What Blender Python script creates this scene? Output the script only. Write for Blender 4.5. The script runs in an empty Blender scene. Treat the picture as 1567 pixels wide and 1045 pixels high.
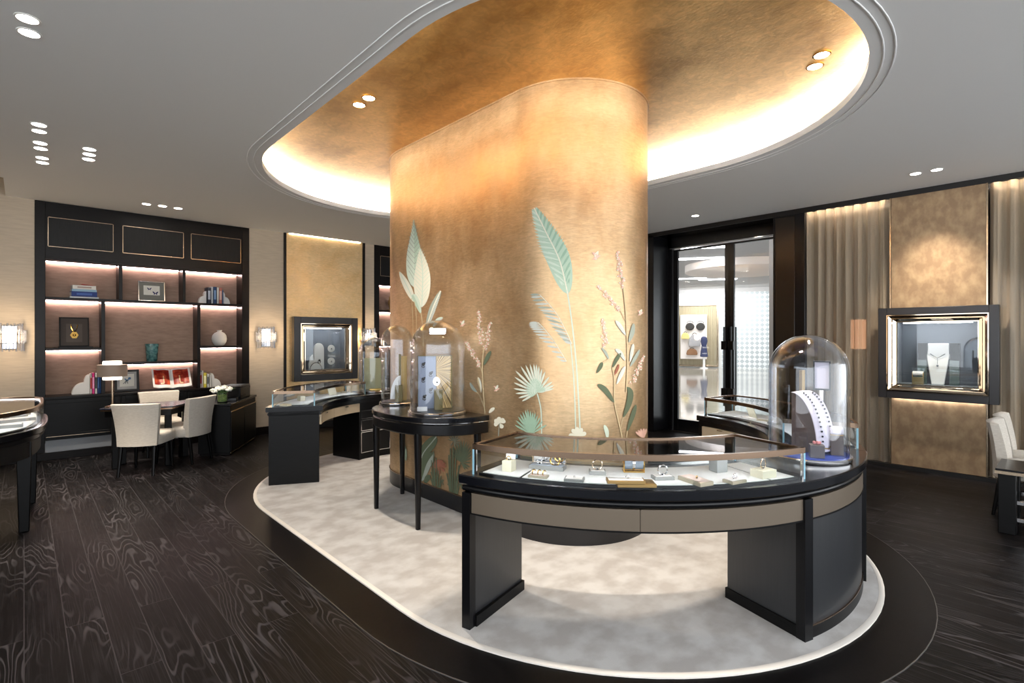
import bpy, bmesh, math, random
from mathutils import Vector, Matrix, noise
random.seed(7)
SC = bpy.context.scene
COL = SC.collection
R = math.radians

# ------------------------------------------------------------------ camera, world, exposure
F_PX = 805.0; CAM_H = 1.6; YAW = R(42.85)
cam_d = bpy.data.cameras.new('camera'); cam = bpy.data.objects.new('camera', cam_d); COL.objects.link(cam)
cam_d.sensor_width = 36.0; cam_d.lens = 36.0*F_PX/1567.0; cam_d.shift_y = -5.5/1567.0
cam_d.clip_start = .05; cam_d.clip_end = 200
cam.location = (0, 0, CAM_H); cam.rotation_euler = (R(90), 0, -YAW)
SC.camera = cam
SC.view_settings.view_transform = 'Standard'; SC.view_settings.look = 'None'
SC.view_settings.exposure = 1.3; SC.view_settings.gamma = 1.0; SC.view_settings.use_curve_mapping = False
wd = bpy.data.worlds.new('world'); SC.world = wd; wd.use_nodes = True
wd.node_tree.nodes['Background'].inputs[0].default_value = (.93, .965, 1.0, 1)
wd.node_tree.nodes['Background'].inputs[1].default_value = 1.75
SC.cycles.use_denoising = True
try: SC.cycles.denoiser = 'OPENIMAGEDENOISE'
except Exception: pass
SC.cycles.max_bounces = 10; SC.cycles.diffuse_bounces = 4; SC.cycles.glossy_bounces = 5
SC.cycles.transparent_max_bounces = 24; SC.cycles.transmission_bounces = 8
SC.cycles.sample_clamp_indirect = 6.0; SC.cycles.caustics_reflective = False; SC.cycles.caustics_refractive = False

# ------------------------------------------------------------------ places
SA, CA = math.sin(YAW), math.cos(YAW)
def ray(px): k = (px-783.5)/F_PX; return (SA+CA*k, CA-SA*k)
def on_z(px, py, z):
    t = (CAM_H-z)*F_PX/(py-517.0); a = ray(px); return (a[0]*t, a[1]*t)
HC = 3.39                                   # white ceiling
GC = 3.58                                   # gold ceiling of the recess
WB = 9.2                                    # back wall (bookcase) plane y
WR = 7.88                                   # right wall plane x
CXC, CN, CF = 3.53, 2.7, 5.1                # recess / carpet / counters: axis x and the two end centres
KX, KR, KN, KF = 3.556, .656, 3.06, 4.89    # column

# ------------------------------------------------------------------ materials
def lin(c):
    return tuple(((v/255.0)/12.92 if v/255.0 <= .04045 else ((v/255.0+.055)/1.055)**2.4) for v in c)
MATS = {}
def mat(name, rgb, rough=.5, metal=0., rgb2=None, scale=8., stretch=(1,1,1), bump=0., bscale=None, emit=None, estr=0., coat=0., spec=.5, sheen=0., rvar=0., detail=4., contrast=(.35,.65)):
    m = bpy.data.materials.new(name); m.use_nodes = True; nt = m.node_tree; b = nt.nodes['Principled BSDF']
    b.inputs['Base Color'].default_value = lin(rgb)+(1,); b.inputs['Roughness'].default_value = rough
    b.inputs['Metallic'].default_value = metal; b.inputs['Specular IOR Level'].default_value = spec
    b.inputs['Coat Weight'].default_value = coat; b.inputs['Coat Roughness'].default_value = .08
    if sheen: b.inputs['Sheen Weight'].default_value = sheen
    if emit: b.inputs['Emission Color'].default_value = lin(emit)+(1,); b.inputs['Emission Strength'].default_value = estr
    if rgb2 or bump or rvar:
        g = nt.nodes.new('ShaderNodeNewGeometry'); mp = nt.nodes.new('ShaderNodeMapping'); mp.inputs['Scale'].default_value = stretch
        n = nt.nodes.new('ShaderNodeTexNoise'); n.inputs['Scale'].default_value = scale; n.inputs['Detail'].default_value = detail
        nt.links.new(g.outputs['Position'], mp.inputs['Vector']); nt.links.new(mp.outputs[0], n.inputs['Vector'])
        if rgb2:
            cr = nt.nodes.new('ShaderNodeValToRGB'); cr.color_ramp.elements[0].position = contrast[0]; cr.color_ramp.elements[1].position = contrast[1]
            cr.color_ramp.elements[0].color = lin(rgb)+(1,); cr.color_ramp.elements[1].color = lin(rgb2)+(1,)
            nt.links.new(n.outputs[0], cr.inputs[0]); nt.links.new(cr.outputs[0], b.inputs['Base Color'])
        if rvar:
            mr = nt.nodes.new('ShaderNodeMapRange'); mr.inputs[1].default_value = .3; mr.inputs[2].default_value = .7
            mr.inputs[3].default_value = rough-rvar; mr.inputs[4].default_value = rough+rvar
            nt.links.new(n.outputs[0], mr.inputs[0]); nt.links.new(mr.outputs[0], b.inputs['Roughness'])
        if bump:
            n2 = n
            if bscale:
                n2 = nt.nodes.new('ShaderNodeTexNoise'); n2.inputs['Scale'].default_value = bscale; n2.inputs['Detail'].default_value = 3
                nt.links.new(mp.outputs[0], n2.inputs['Vector'])
            bp = nt.nodes.new('ShaderNodeBump'); bp.inputs['Strength'].default_value = bump; bp.inputs['Distance'].default_value = .01
            nt.links.new(n2.outputs[0], bp.inputs['Height']); nt.links.new(bp.outputs[0], b.inputs['Normal'])
    MATS[name] = m
    return m
def emission(name, rgb, s):
    m = bpy.data.materials.new(name); m.use_nodes = True; nt = m.node_tree; nt.nodes.clear()
    e = nt.nodes.new('ShaderNodeEmission'); o = nt.nodes.new('ShaderNodeOutputMaterial')
    e.inputs[0].default_value = lin(rgb)+(1,); e.inputs[1].default_value = s; nt.links.new(e.outputs[0], o.inputs[0])
    return m
def thin_glass(name, tint=(255,255,255), lo=.035, hi=.55, blend=.25, rough=0., power=1.):
    m = bpy.data.materials.new(name); m.use_nodes = True; nt = m.node_tree; nt.nodes.clear()
    o = nt.nodes.new('ShaderNodeOutputMaterial'); mx = nt.nodes.new('ShaderNodeMixShader')
    tr = nt.nodes.new('ShaderNodeBsdfTransparent'); gl = nt.nodes.new('ShaderNodeBsdfGlossy')
    tr.inputs[0].default_value = lin(tint)+(1,); gl.inputs['Roughness'].default_value = rough; gl.inputs[0].default_value = (.95,.97,1,1)
    lw = nt.nodes.new('ShaderNodeLayerWeight'); lw.inputs[0].default_value = blend
    mr = nt.nodes.new('ShaderNodeMapRange'); mr.inputs[3].default_value = lo; mr.inputs[4].default_value = hi
    pw = nt.nodes.new('ShaderNodeMath'); pw.operation = 'POWER'; pw.inputs[1].default_value = power
    nt.links.new(lw.outputs['Facing'], pw.inputs[0]); nt.links.new(pw.outputs[0], mr.inputs[0]); nt.links.new(mr.outputs[0], mx.inputs[0])
    nt.links.new(tr.outputs[0], mx.inputs[1]); nt.links.new(gl.outputs[0], mx.inputs[2]); nt.links.new(mx.outputs[0], o.inputs[0])
    return m

def floor_material():
    m = bpy.data.materials.new('dark_brushed_oak'); m.use_nodes = True; nt = m.node_tree; N = nt.nodes.new; L = nt.links.new
    b = nt.nodes['Principled BSDF']
    g = N('ShaderNodeNewGeometry'); sx = N('ShaderNodeSeparateXYZ'); L(g.outputs['Position'], sx.inputs[0])
    cb = N('ShaderNodeCombineXYZ'); L(sx.outputs['Y'], cb.inputs['X']); L(sx.outputs['X'], cb.inputs['Y'])
    br = N('ShaderNodeTexBrick'); br.offset = .37; br.inputs['Scale'].default_value = 1; br.inputs['Mortar Size'].default_value = .0022
    br.inputs['Brick Width'].default_value = 1.9; br.inputs['Row Height'].default_value = .168; br.inputs['Mortar Smooth'].default_value = 0
    br.inputs['Color1'].default_value = (0,0,0,1); br.inputs['Color2'].default_value = (1,1,1,1); br.inputs['Mortar'].default_value = (.5,.5,.5,1)
    L(cb.outputs[0], br.inputs['Vector'])
    bid = N('ShaderNodeSeparateColor'); L(br.outputs['Color'], bid.inputs[0])
    off = N('ShaderNodeMath'); off.operation = 'MULTIPLY'; off.inputs[1].default_value = 37.7; L(bid.outputs[0], off.inputs[0])
    def coords(ax, ay):
        mx_ = N('ShaderNodeMath'); mx_.operation = 'MULTIPLY'; mx_.inputs[1].default_value = ax; L(sx.outputs['X'], mx_.inputs[0])
        my_ = N('ShaderNodeMath'); my_.operation = 'MULTIPLY'; my_.inputs[1].default_value = ay; L(sx.outputs['Y'], my_.inputs[0])
        c = N('ShaderNodeCombineXYZ'); L(mx_.outputs[0], c.inputs[0]); L(my_.outputs[0], c.inputs[1]); L(off.outputs[0], c.inputs[2]); return c
    c1 = coords(5.2, .8)
    n1 = N('ShaderNodeTexNoise'); n1.inputs['Scale'].default_value = 1; n1.inputs['Detail'].default_value = 2.5; n1.inputs['Roughness'].default_value = .35; L(c1.outputs[0], n1.inputs['Vector'])
    s = N('ShaderNodeMath'); s.operation = 'MULTIPLY'; s.inputs[1].default_value = 125; L(n1.outputs[0], s.inputs[0])
    si = N('ShaderNodeMath'); si.operation = 'SINE'; L(s.outputs[0], si.inputs[0])
    r1 = N('ShaderNodeMapRange'); r1.inputs[1].default_value = .45; r1.inputs[2].default_value = 1; L(si.outputs[0], r1.inputs[0])
    c2 = coords(160, 2.5)
    n2 = N('ShaderNodeTexNoise'); n2.inputs['Scale'].default_value = 1; n2.inputs['Detail'].default_value = 2; L(c2.outputs[0], n2.inputs['Vector'])
    r2 = N('ShaderNodeMapRange'); r2.inputs[1].default_value = .5; r2.inputs[2].default_value = .75; r2.inputs[4].default_value = .35; L(n2.outputs[0], r2.inputs[0])
    c3 = coords(2.2, .7)
    n3 = N('ShaderNodeTexNoise'); n3.inputs['Scale'].default_value = 1.3; L(c3.outputs[0], n3.inputs['Vector'])
    r3 = N('ShaderNodeMapRange'); r3.inputs[1].default_value = .44; r3.inputs[2].default_value = .60; r3.inputs[3].default_value = .04; L(n3.outputs[0], r3.inputs[0])
    ml = N('ShaderNodeMath'); ml.operation = 'MULTIPLY'; L(r1.outputs[0], ml.inputs[0]); L(r3.outputs[0], ml.inputs[1])
    ad = N('ShaderNodeMath'); ad.operation = 'MAXIMUM'; L(ml.outputs[0], ad.inputs[0]); L(r2.outputs[0], ad.inputs[1])
    mo = N('ShaderNodeMath'); mo.operation = 'MAXIMUM'; L(ad.outputs[0], mo.inputs[0])
    mf = N('ShaderNodeMath'); mf.operation = 'MULTIPLY'; mf.inputs[1].default_value = .8; L(br.outputs['Fac'], mf.inputs[0]); L(mf.outputs[0], mo.inputs[1])
    base = N('ShaderNodeMix'); base.data_type = 'RGBA'; base.inputs[6].default_value = lin((6,6,7))+(1,); base.inputs[7].default_value = lin((14,12,13))+(1,); L(bid.outputs[0], base.inputs[0])
    mc = N('ShaderNodeMix'); mc.data_type = 'RGBA'; mc.inputs[7].default_value = lin((58,56,59))+(1,); L(mo.outputs[0], mc.inputs[0]); L(base.outputs[2], mc.inputs[6])
    L(mc.outputs[2], b.inputs['Base Color'])
    b.inputs['Roughness'].default_value = .42; b.inputs['Specular IOR Level'].default_value = .07
    bp = N('ShaderNodeBump'); bp.inputs['Strength'].default_value = .12; bp.inputs['Distance'].default_value = .003; L(mo.outputs[0], bp.inputs['Height']); L(bp.outputs[0], b.inputs['Normal'])
    return m
def gold_leaf(name, rgb, rgb2, rough, bump, scale=3., stretch=(1,1,1), metal=.92):
    """beaten leaf: large cloudy tone changes, fine scratches, square leaf seams"""
    m = bpy.data.materials.new(name); m.use_nodes = True; nt = m.node_tree; N = nt.nodes.new; L = nt.links.new; b = nt.nodes['Principled BSDF']
    g = N('ShaderNodeNewGeometry'); mp = N('ShaderNodeMapping'); mp.inputs['Scale'].default_value = stretch; L(g.outputs['Position'], mp.inputs[0])
    n = N('ShaderNodeTexNoise'); n.inputs['Scale'].default_value = scale; n.inputs['Detail'].default_value = 7; n.inputs['Roughness'].default_value = .62; L(mp.outputs[0], n.inputs[0])
    cr = N('ShaderNodeValToRGB'); cr.color_ramp.elements[0].position = .32; cr.color_ramp.elements[1].position = .68
    cr.color_ramp.elements[0].color = lin(rgb)+(1,); cr.color_ramp.elements[1].color = lin(rgb2)+(1,); L(n.outputs[0], cr.inputs[0]); L(cr.outputs[0], b.inputs['Base Color'])
    b.inputs['Metallic'].default_value = metal
    mr = N('ShaderNodeMapRange'); mr.inputs[1].default_value = .3; mr.inputs[2].default_value = .7; mr.inputs[3].default_value = rough-.06; mr.inputs[4].default_value = rough+.08
    L(n.outputs[0], mr.inputs[0]); L(mr.outputs[0], b.inputs['Roughness'])
    mp2 = N('ShaderNodeMapping'); mp2.inputs['Scale'].default_value = (14,14,70); L(g.outputs['Position'], mp2.inputs[0])
    n3 = N('ShaderNodeTexNoise'); n3.inputs['Scale'].default_value = 1; n3.inputs['Detail'].default_value = 6; n3.inputs['Distortion'].default_value = 1.2; L(mp2.outputs[0], n3.inputs[0])
    r3 = N('ShaderNodeMapRange'); r3.inputs[1].default_value = .35; r3.inputs[2].default_value = .68; r3.inputs[3].default_value = .88; r3.inputs[4].default_value = 1.1; L(n3.outputs[0], r3.inputs[0])
    mm = N('ShaderNodeVectorMath'); mm.operation = 'SCALE'; L(cr.outputs[0], mm.inputs[0]); L(r3.outputs[0], mm.inputs['Scale']); L(mm.outputs[0], b.inputs['Base Color'])
    n2 = N('ShaderNodeTexNoise'); n2.inputs['Scale'].default_value = 38; n2.inputs['Detail'].default_value = 4; L(mp.outputs[0], n2.inputs[0])
    bp = N('ShaderNodeBump'); bp.inputs['Strength'].default_value = bump; bp.inputs['Distance'].default_value = .006; L(n2.outputs[0], bp.inputs['Height']); L(bp.outputs[0], b.inputs['Normal'])
    return m

M = {}
M['floor'] = floor_material()
M['border'] = mat('stained_border_oak', (7,7,8), .38, spec=.08, rgb2=(11,10,12), scale=3, stretch=(14,14,1), contrast=(.4,.6))
M['ceiling'] = mat('white_plaster', (236,236,235), .9)
M['gold_column'] = gold_leaf('gold_leaf_column', (184,150,110), (216,188,150), .40, .15, 2.6, (1,1,.6), metal=.8)
M['gold_ceiling'] = gold_leaf('gold_leaf_ceiling', (184,142,82), (228,188,126), .34, .22, 1.8, (1.6,.8,1))
M['gold_panel'] = gold_leaf('gold_leaf_panel', (214,178,128), (228,200,154), .42, .05, 3., (1,1,1))
M['carpet'] = mat('wool_carpet', (180,175,171), .95, rgb2=(206,204,202), scale=5.5, stretch=(1,1.2,1), bump=.25, bscale=240, sheen=.3, detail=6, contrast=(.38,.62))
M['carpet_edge'] = mat('carpet_binding', (226,220,212), .9)
M['lacquer'] = mat('black_lacquer', (8,8,10), .28, spec=.3, rgb2=(14,14,17), scale=4, stretch=(30,30,1.2), contrast=(.3,.7))
M['lacquer_top'] = mat('blue_black_lacquer_top', (10,12,18), .2, spec=.4)
M['black_wood'] = mat('black_stained_wood', (6,6,7), .36, spec=.2, rgb2=(12,12,13), scale=3, stretch=(3,3,28), contrast=(.3,.7))
M['satin_black'] = mat('satin_black_panel', (22,24,28), .42, spec=.75, rgb2=(30,32,36), scale=4, stretch=(24,24,1.2), contrast=(.3,.7), coat=.15)
M['bookcase'] = mat('espresso_wood', (10,6,6), .34, spec=.2, rgb2=(17,12,11), scale=3, stretch=(3,3,24), contrast=(.3,.7))
M['door_panel'] = mat('dark_grey_veneer', (17,16,16), .45, spec=.25, rgb2=(25,24,24), scale=3, stretch=(24,2,2), contrast=(.3,.7))
M['shelf_back'] = mat('brown_linen_back', (150,124,108), .85, rgb2=(170,142,124), scale=7, stretch=(1.4,1,6), contrast=(.3,.7), bump=.1, bscale=160)
M['tan'] = mat('taupe_satin_panel', (108,96,82), .42, metal=.25)
M['cream'] = mat('cream_drawer_front', (208,190,162), .5)
M['wall_silk'] = mat('taupe_silk_wallcover', (196,180,158), .6, rgb2=(208,192,170), scale=6, stretch=(1,1,9), contrast=(.3,.7), bump=.08, bscale=60)
M['damask'] = mat('gold_damask_fabric', (142,117,90), .5, metal=.3, rgb2=(172,147,114), scale=7.5, stretch=(1,1.4,1), contrast=(.40,.70), detail=9, bump=.12, bscale=120)
M['bronze'] = mat('brushed_bronze', (140,118,100), .25, metal=1.)
M['champagne'] = mat('champagne_metal', (214,192,166), .18, metal=1.)
M['steel'] = mat('polished_steel', (222,222,224), .10, metal=1.)
M['mirror_gold'] = mat('mirror_bronze', (204,188,168), .05, metal=1.)
M['gold'] = mat('polished_gold', (222,178,96), .16, metal=1.)
M['board'] = mat('display_velvet', (238,239,236), .9, sheen=.2)
M['glass'] = thin_glass('clear_glass', (252,254,254), .03, .5, .5, power=3.)
M['dome'] = thin_glass('dome_glass', (248,250,252), .03, .9, .5, power=2.5)
M['top_glass'] = thin_glass('tinted_top_glass', (172,168,164), .03, .5, .5, power=3.)  # grey tint put in to darken the view like a dark reflection
M['edge_glass'] = mat('glass_edge_blue', (150,196,214), .1, emit=(120,170,195), estr=0., spec=.8)
M['led_warm'] = emission('led_warm', (255,241,224), 60)
M['led_pink'] = emission('led_pink', (255,222,218), 16)
M['led_cool'] = emission('led_cool', (248,248,255), 15)
M['lens'] = emission('lamp_lens', (255,246,232), 14)
M['upholstery'] = mat('cream_linen', (192,184,173), .9, rgb2=(206,199,188), scale=30, stretch=(1,1,6), bump=.15, bscale=260, sheen=.2)
M['white'] = mat('white_satin', (236,234,230), .45)
M['curtain_rail'] = mat('dark_trim', (20,18,18), .35)
M['plinth'] = mat('black_plinth', (22,22,25), .28)
M['smoke_panel'] = mat('dark_bronze_panel', (44,37,31), .22, metal=.3)

# ------------------------------------------------------------------ mesh kit
MW = {}
class G:
    def __init__(s): s.v = []; s.f = []; s.mi = []; s.cur = 0
    def add(s, vs, fs):
        o = len(s.v); s.v += [Vector(v) for v in vs]; s.f += [tuple(i+o for i in f) for f in fs]; s.mi += [s.cur]*len(fs); return s
    def box(s, x0, y0, z0, x1, y1, z1):
        return s.add([(x0,y0,z0),(x1,y0,z0),(x1,y1,z0),(x0,y1,z0),(x0,y0,z1),(x1,y0,z1),(x1,y1,z1),(x0,y1,z1)],
                     [(0,3,2,1),(4,5,6,7),(0,1,5,4),(1,2,6,5),(2,3,7,6),(3,0,4,7)])
    def obox(s, c, d, rz=0, rx=0, ry=0):
        m = Matrix.Rotation(rz,3,'Z') @ Matrix.Rotation(ry,3,'Y') @ Matrix.Rotation(rx,3,'X'); c = Vector(c)
        vs = [c + m @ Vector((sx*d[0]/2, sy*d[1]/2, sz*d[2]/2)) for sz in (-1,1) for sx,sy in ((-1,-1),(1,-1),(1,1),(-1,1))]
        return s.add(vs, [(0,3,2,1),(4,5,6,7),(0,1,5,4),(1,2,6,5),(2,3,7,6),(3,0,4,7)])
    def loft(s, secs, cap=True, closed_u=True, closed_v=False):
        n = len(secs[0]); o = []
        vs = [p for sec in secs for p in sec]; fs = []
        rows = len(secs)
        for i in range(rows if closed_v else rows-1):
            a = i*n; b = ((i+1) % rows)*n
            for j in range(n if closed_u else n-1):
                k = (j+1) % n; fs.append((a+j, a+k, b+k, b+j))
        if cap and not closed_v and closed_u:
            fs.append(tuple(range(n-1,-1,-1))); fs.append(tuple(range((rows-1)*n, rows*n)))
        return s.add(vs, fs)
    def prism(s, poly, z0, z1):
        return s.loft([[(x,y,z0) for x,y in poly], [(x,y,z1) for x,y in poly]])
    def lathe(s, c, prof, n=40, cap=True, a0=0, a1=360):
        full = abs(a1-a0) >= 360
        angs = [R(a0+(a1-a0)*i/n) for i in range(n if full else n+1)]
        secs = [[(c[0]+r*math.cos(a), c[1]+r*math.sin(a), c[2]+z) for a in angs] for r,z in prof]
        return s.loft(secs, cap=cap and full, closed_u=full)
    def arc(s, c, r0, r1, a0, a1, z0, z1, step=3.):
        n = max(1, int(abs(a1-a0)/step)); secs = []
        for i in range(n+1):
            a = R(a0+(a1-a0)*i/n); ca, sa = math.cos(a), math.sin(a)
            secs.append([(c[0]+r*ca, c[1]+r*sa, z) for r,z in ((r0,z0),(r1,z0),(r1,z1),(r0,z1))])
        return s.loft(secs)
    def arc_prof(s, c, prof, a0, a1, step=3.):
        n = max(1, int(abs(a1-a0)/step)); secs = []
        for i in range(n+1):
            a = R(a0+(a1-a0)*i/n); secs.append([(c[0]+r*math.cos(a), c[1]+r*math.sin(a), z) for r,z in prof])
        return s.loft(secs)
    def tube(s, pts, r, n=8, closed=False, flat=1.):
        pts = [Vector(p) for p in pts]; secs = []
        m = len(pts)
        for i,p in enumerate(pts):
            if closed: t = pts[(i+1)%m]-pts[i-1]
            else: t = pts[min(i+1,m-1)]-pts[max(i-1,0)]
            t.normalize(); up = Vector((0,0,1)) if abs(t.z) < .95 else Vector((1,0,0))
            a = t.cross(up).normalized(); b = a.cross(t).normalized()
            rr = r[i] if isinstance(r,(list,tuple)) else r
            secs.append([p + a*(rr*math.cos(2*math.pi*k/n)) + b*(rr*flat*math.sin(2*math.pi*k/n)) for k in range(n)])
        return s.loft(secs, cap=True, closed_v=closed)
    def sphere(s, c, r, n=16, m=10, sc=(1,1,1)):
        secs = []
        for i in range(m+1):
            t = math.pi*i/m; rr = max(math.sin(t), .002)*r; z = -math.cos(t)*r
            secs.append([(c[0]+rr*math.cos(2*math.pi*k/n)*sc[0], c[1]+rr*math.sin(2*math.pi*k/n)*sc[1], c[2]+z*sc[2]) for k in range(n)])
        return s.loft(secs)
    def sweep(s, path, prof, closed=True):
        """plan path swept with (outward offset, z) profile"""
        n = len(path); secs = []
        for i,(x,y) in enumerate(path):
            p0 = path[i-1] if (closed or i>0) else path[i]; p1 = path[(i+1)%n] if (closed or i<n-1) else path[i]
            dx, dy = p1[0]-p0[0], p1[1]-p0[1]; l = math.hypot(dx,dy) or 1; nx, ny = dy/l, -dx/l
            secs.append([(x+nx*o, y+ny*o, z) for o,z in prof])
        return s.loft(secs, cap=not closed, closed_v=closed)
    def build(s, name, m, parent=None, bevel=0., segs=2, smooth=35, label=None, local=False, subsurf=0):
        me = bpy.data.meshes.new(name); o = bpy.data.objects.new(name, me)
        base = Matrix.Identity(4)
        if parent is not None: base = MW[parent.name]
        inv = base.inverted()
        vs = [v for v in s.v] if local else [inv @ v for v in s.v]
        me.from_pydata([tuple(v) for v in vs], [], s.f)
        ms = m if isinstance(m,(list,tuple)) else [m]
        for k in ms: me.materials.append(k)
        if len(ms) > 1: me.polygons.foreach_set('material_index', s.mi)
        bm = bmesh.new(); bm.from_mesh(me); bmesh.ops.recalc_face_normals(bm, faces=bm.faces); bm.to_mesh(me); bm.free()
        if smooth:
            me.shade_smooth() if hasattr(me,'shade_smooth') else None
            try: me.set_sharp_from_angle(angle=R(smooth))
            except Exception: pass
        COL.objects.link(o)
        if parent is not None: o.parent = parent
        MW[o.name] = base
        if bevel:
            b = o.modifiers.new('bevel','BEVEL'); b.width = bevel; b.segments = segs; b.limit_method = 'ANGLE'; b.angle_limit = R(40); b.harden_normals = False
        if subsurf:
            q = o.modifiers.new('sub','SUBSURF'); q.levels = subsurf; q.render_levels = subsurf
        if label: o['label'] = label
        return o
def tag(o, label, cat, group=None, kind=None):
    o['label'] = label
    if cat: o['category'] = cat
    if group: o['group'] = group
    if kind: o['kind'] = kind
    return o
def thing(name, label, cat, loc, rz=0., group=None):
    o = bpy.data.objects.new(name, None); COL.objects.link(o); o.empty_display_size = .1
    o.location = loc; o.rotation_euler = (0,0,rz)
    MW[o.name] = Matrix.Translation(loc) @ Matrix.Rotation(rz,4,'Z')
    return tag(o, label, cat, group)
def struct(o, label=None):
    o['kind'] = 'structure'
    if label: o['label'] = label
    return o
def dup(src, loc, rz, label, group=None):
    c = src.copy(); COL.objects.link(c); c.location = loc; c.rotation_euler = (0,0,rz); c['label'] = label
    if group: c['group'] = group
    for ch in src.children:
        d = ch.copy(); COL.objects.link(d); d.parent = c
        for g in ch.children:
            e = g.copy(); COL.objects.link(e); e.parent = d
    return c
def light(name, kind, loc, energy, rgb, parent=None, aim=None, size=.05, spot=60, blend=.6):
    l = bpy.data.lights.new(name, kind); l.energy = energy; l.color = lin(rgb)
    if kind == 'SPOT': l.spot_size = R(spot); l.spot_blend = blend; l.shadow_soft_size = size
    elif kind == 'POINT': l.shadow_soft_size = size
    o = bpy.data.objects.new(name, l); COL.objects.link(o)
    loc = Vector(loc); m = Matrix.Translation(loc)
    if aim is not None: m = m @ (Vector(aim)-loc).to_track_quat('-Z','Y').to_matrix().to_4x4()
    if parent is not None:
        o.parent = parent; m = MW[parent.name].inverted() @ m
    o.matrix_local = m
    return o
def stadium(cx, y0, y1, r, n=48):
    pts = [(cx+r*math.cos(R(180+180*i/n)), y0+r*math.sin(R(180+180*i/n))) for i in range(n+1)]
    k = 8
    pts += [(cx+r, y0+(y1-y0)*i/k) for i in range(1,k)]
    pts += [(cx+r*math.cos(R(180*i/n)), y1+r*math.sin(R(180*i/n))) for i in range(n+1)]
    pts += [(cx-r, y1+(y0-y1)*i/k) for i in range(1,k)]
    return pts
def rrect(w, d, r, n=5, cx=0., cy=0.):
    pts = []
    for sx,sy,a in ((1,1,0),(-1,1,90),(-1,-1,180),(1,-1,270)):
        for i in range(n+1):
            t = R(a+90*i/n); pts.append((cx+sx*(w/2-r)+r*math.cos(t), cy+sy*(d/2-r)+r*math.sin(t)))
    return pts
def pol(c, r, a): return (c[0]+r*math.cos(R(a)), c[1]+r*math.sin(R(a)))
def wall_holes(g, axis, p0, p1, u0, u1, z0, z1, holes):
    """slab between planes p0..p1 on the given axis, spanning u and z, with rectangular holes (u0,u1,z0,z1) sorted by u"""
    def bx(a, b, c, d):
        if b-a < 1e-4 or d-c < 1e-4: return
        if axis == 'y': g.box(a, p0, c, b, p1, d)
        else: g.box(p0, a, c, p1, b, d)
    u = u0
    for (a,b,c,d) in holes:
        bx(u, a, z0, z1); bx(a, b, z0, c); bx(a, b, d, z1); u = b
    bx(u, u1, z0, z1)

# ================================================================== SETTING
# ---- floor and inlaid border
g = G(); g.box(-6,-5,-.1, 8.45,9.9,0); struct(g.build('floor', M['floor']), 'black brushed oak plank floor')
ring_o, ring_i = stadium(CXC,CN,CF,2.17), stadium(CXC,CN,CF,1.80)
g = G(); n = len(ring_o)
g.loft([[(*ring_i[i],0), (*ring_o[i],0), (*ring_o[i],.004), (*ring_i[i],.004)] for i in range(n)], closed_v=True, cap=False)
fb = struct(g.build('floor_border', M['border'], smooth=0), 'dark plain oak band laid round the pale carpet'); MW[fb.name] = Matrix.Identity(4)
g = G(); g.sweep(ring_o, [(-.002,.0),(-.002,.005),(.002,.005),(.002,.0)]); g.build('border_joint', mat('pale_joint',(70,68,68),.5), fb)
# radial joints of the border
# ---- carpet
g = G(); p = stadium(CXC,CN,CF,1.90); q = stadium(CXC,CN,CF,1.92)
g.prism(p, .004, .016); ca = g.build('carpet', M['carpet'], None, smooth=30)
g2 = G(); g2.sweep(q, [(0,.004),(0,.012),(-.012,.0165),(-.03,.0165),(-.03,.004)]); MW[ca.name] = Matrix.Identity(4)
g2.build('carpet_binding', M['carpet_edge'], ca)
tag(ca, 'pale mottled oval carpet round the gold column', 'carpet')
# ---- white ceiling with the stadium opening
def ceiling_sheet():
    bm = bmesh.new()
    outer = [(-6,-5),(8.45,-5),(8.45,9.3),(-.15,9.3),(-.15,8.18),(-6,8.18)]; inner = stadium(CXC,CN,CF,1.84)
    ed = []
    for loop in (outer, inner):
        vs = [bm.verts.new((x,y,HC)) for x,y in loop]
        ed += [bm.edges.new((vs[i], vs[(i+1)%len(vs)])) for i in range(len(vs))]
    bmesh.ops.triangle_fill(bm, use_beauty=True, use_dissolve=False, edges=ed)
    g = G(); bm.verts.index_update(); g.add([v.co.copy() for v in bm.verts], [tuple(v.index for v in f.verts) for f in bm.faces]); bm.free()
    # upper side and lip wall
    g.sweep(stadium(CXC,CN,CF,1.84), [(0,HC),(0,HC+.055),(.24,HC+.055),(.24,GC+.02),(.26,GC+.02),(.26,HC+.03),(.03,HC+.03)])
    g.box(-6,8.18,3.62,-.15,9.3,3.66); g.box(-.17,8.18,HC,-.15,9.3,3.64); g.box(-6,8.16,HC,-.15,8.18,3.64)
    return g
struct(ceiling_sheet().build('ceiling', M['ceiling'], smooth=30), 'white plaster ceiling with a long oval opening')
for k,(r,w) in enumerate(((1.915,.0055),(1.975,.0055))):
    g = G(); g.sweep(stadium(CXC,CN,CF,r), [(-w,HC+.001),(-w*.5,HC-.005),(w*.5,HC-.005),(w,HC+.001)])
    struct(g.build('trim_%d'%(k+1), M['ceiling'], smooth=60), 'fine plaster bead following the oval ceiling opening')
g = G(); g.prism(stadium(CXC,CN,CF,2.06), GC, GC+.04)
struct(g.build('ceiling_recess', M['gold_ceiling'], smooth=0), 'gold leaf ceiling inside the oval recess')
led = G(); led.sweep(stadium(CXC,CN,CF,2.0), [(-.014,HC+.058),(.014,HC+.058),(.014,HC+.074),(-.014,HC+.074)])
o = led.build('cove_light', M['led_warm'], smooth=0); tag(o, 'warm light strip hidden in the oval ceiling cove', 'cove light')

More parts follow.
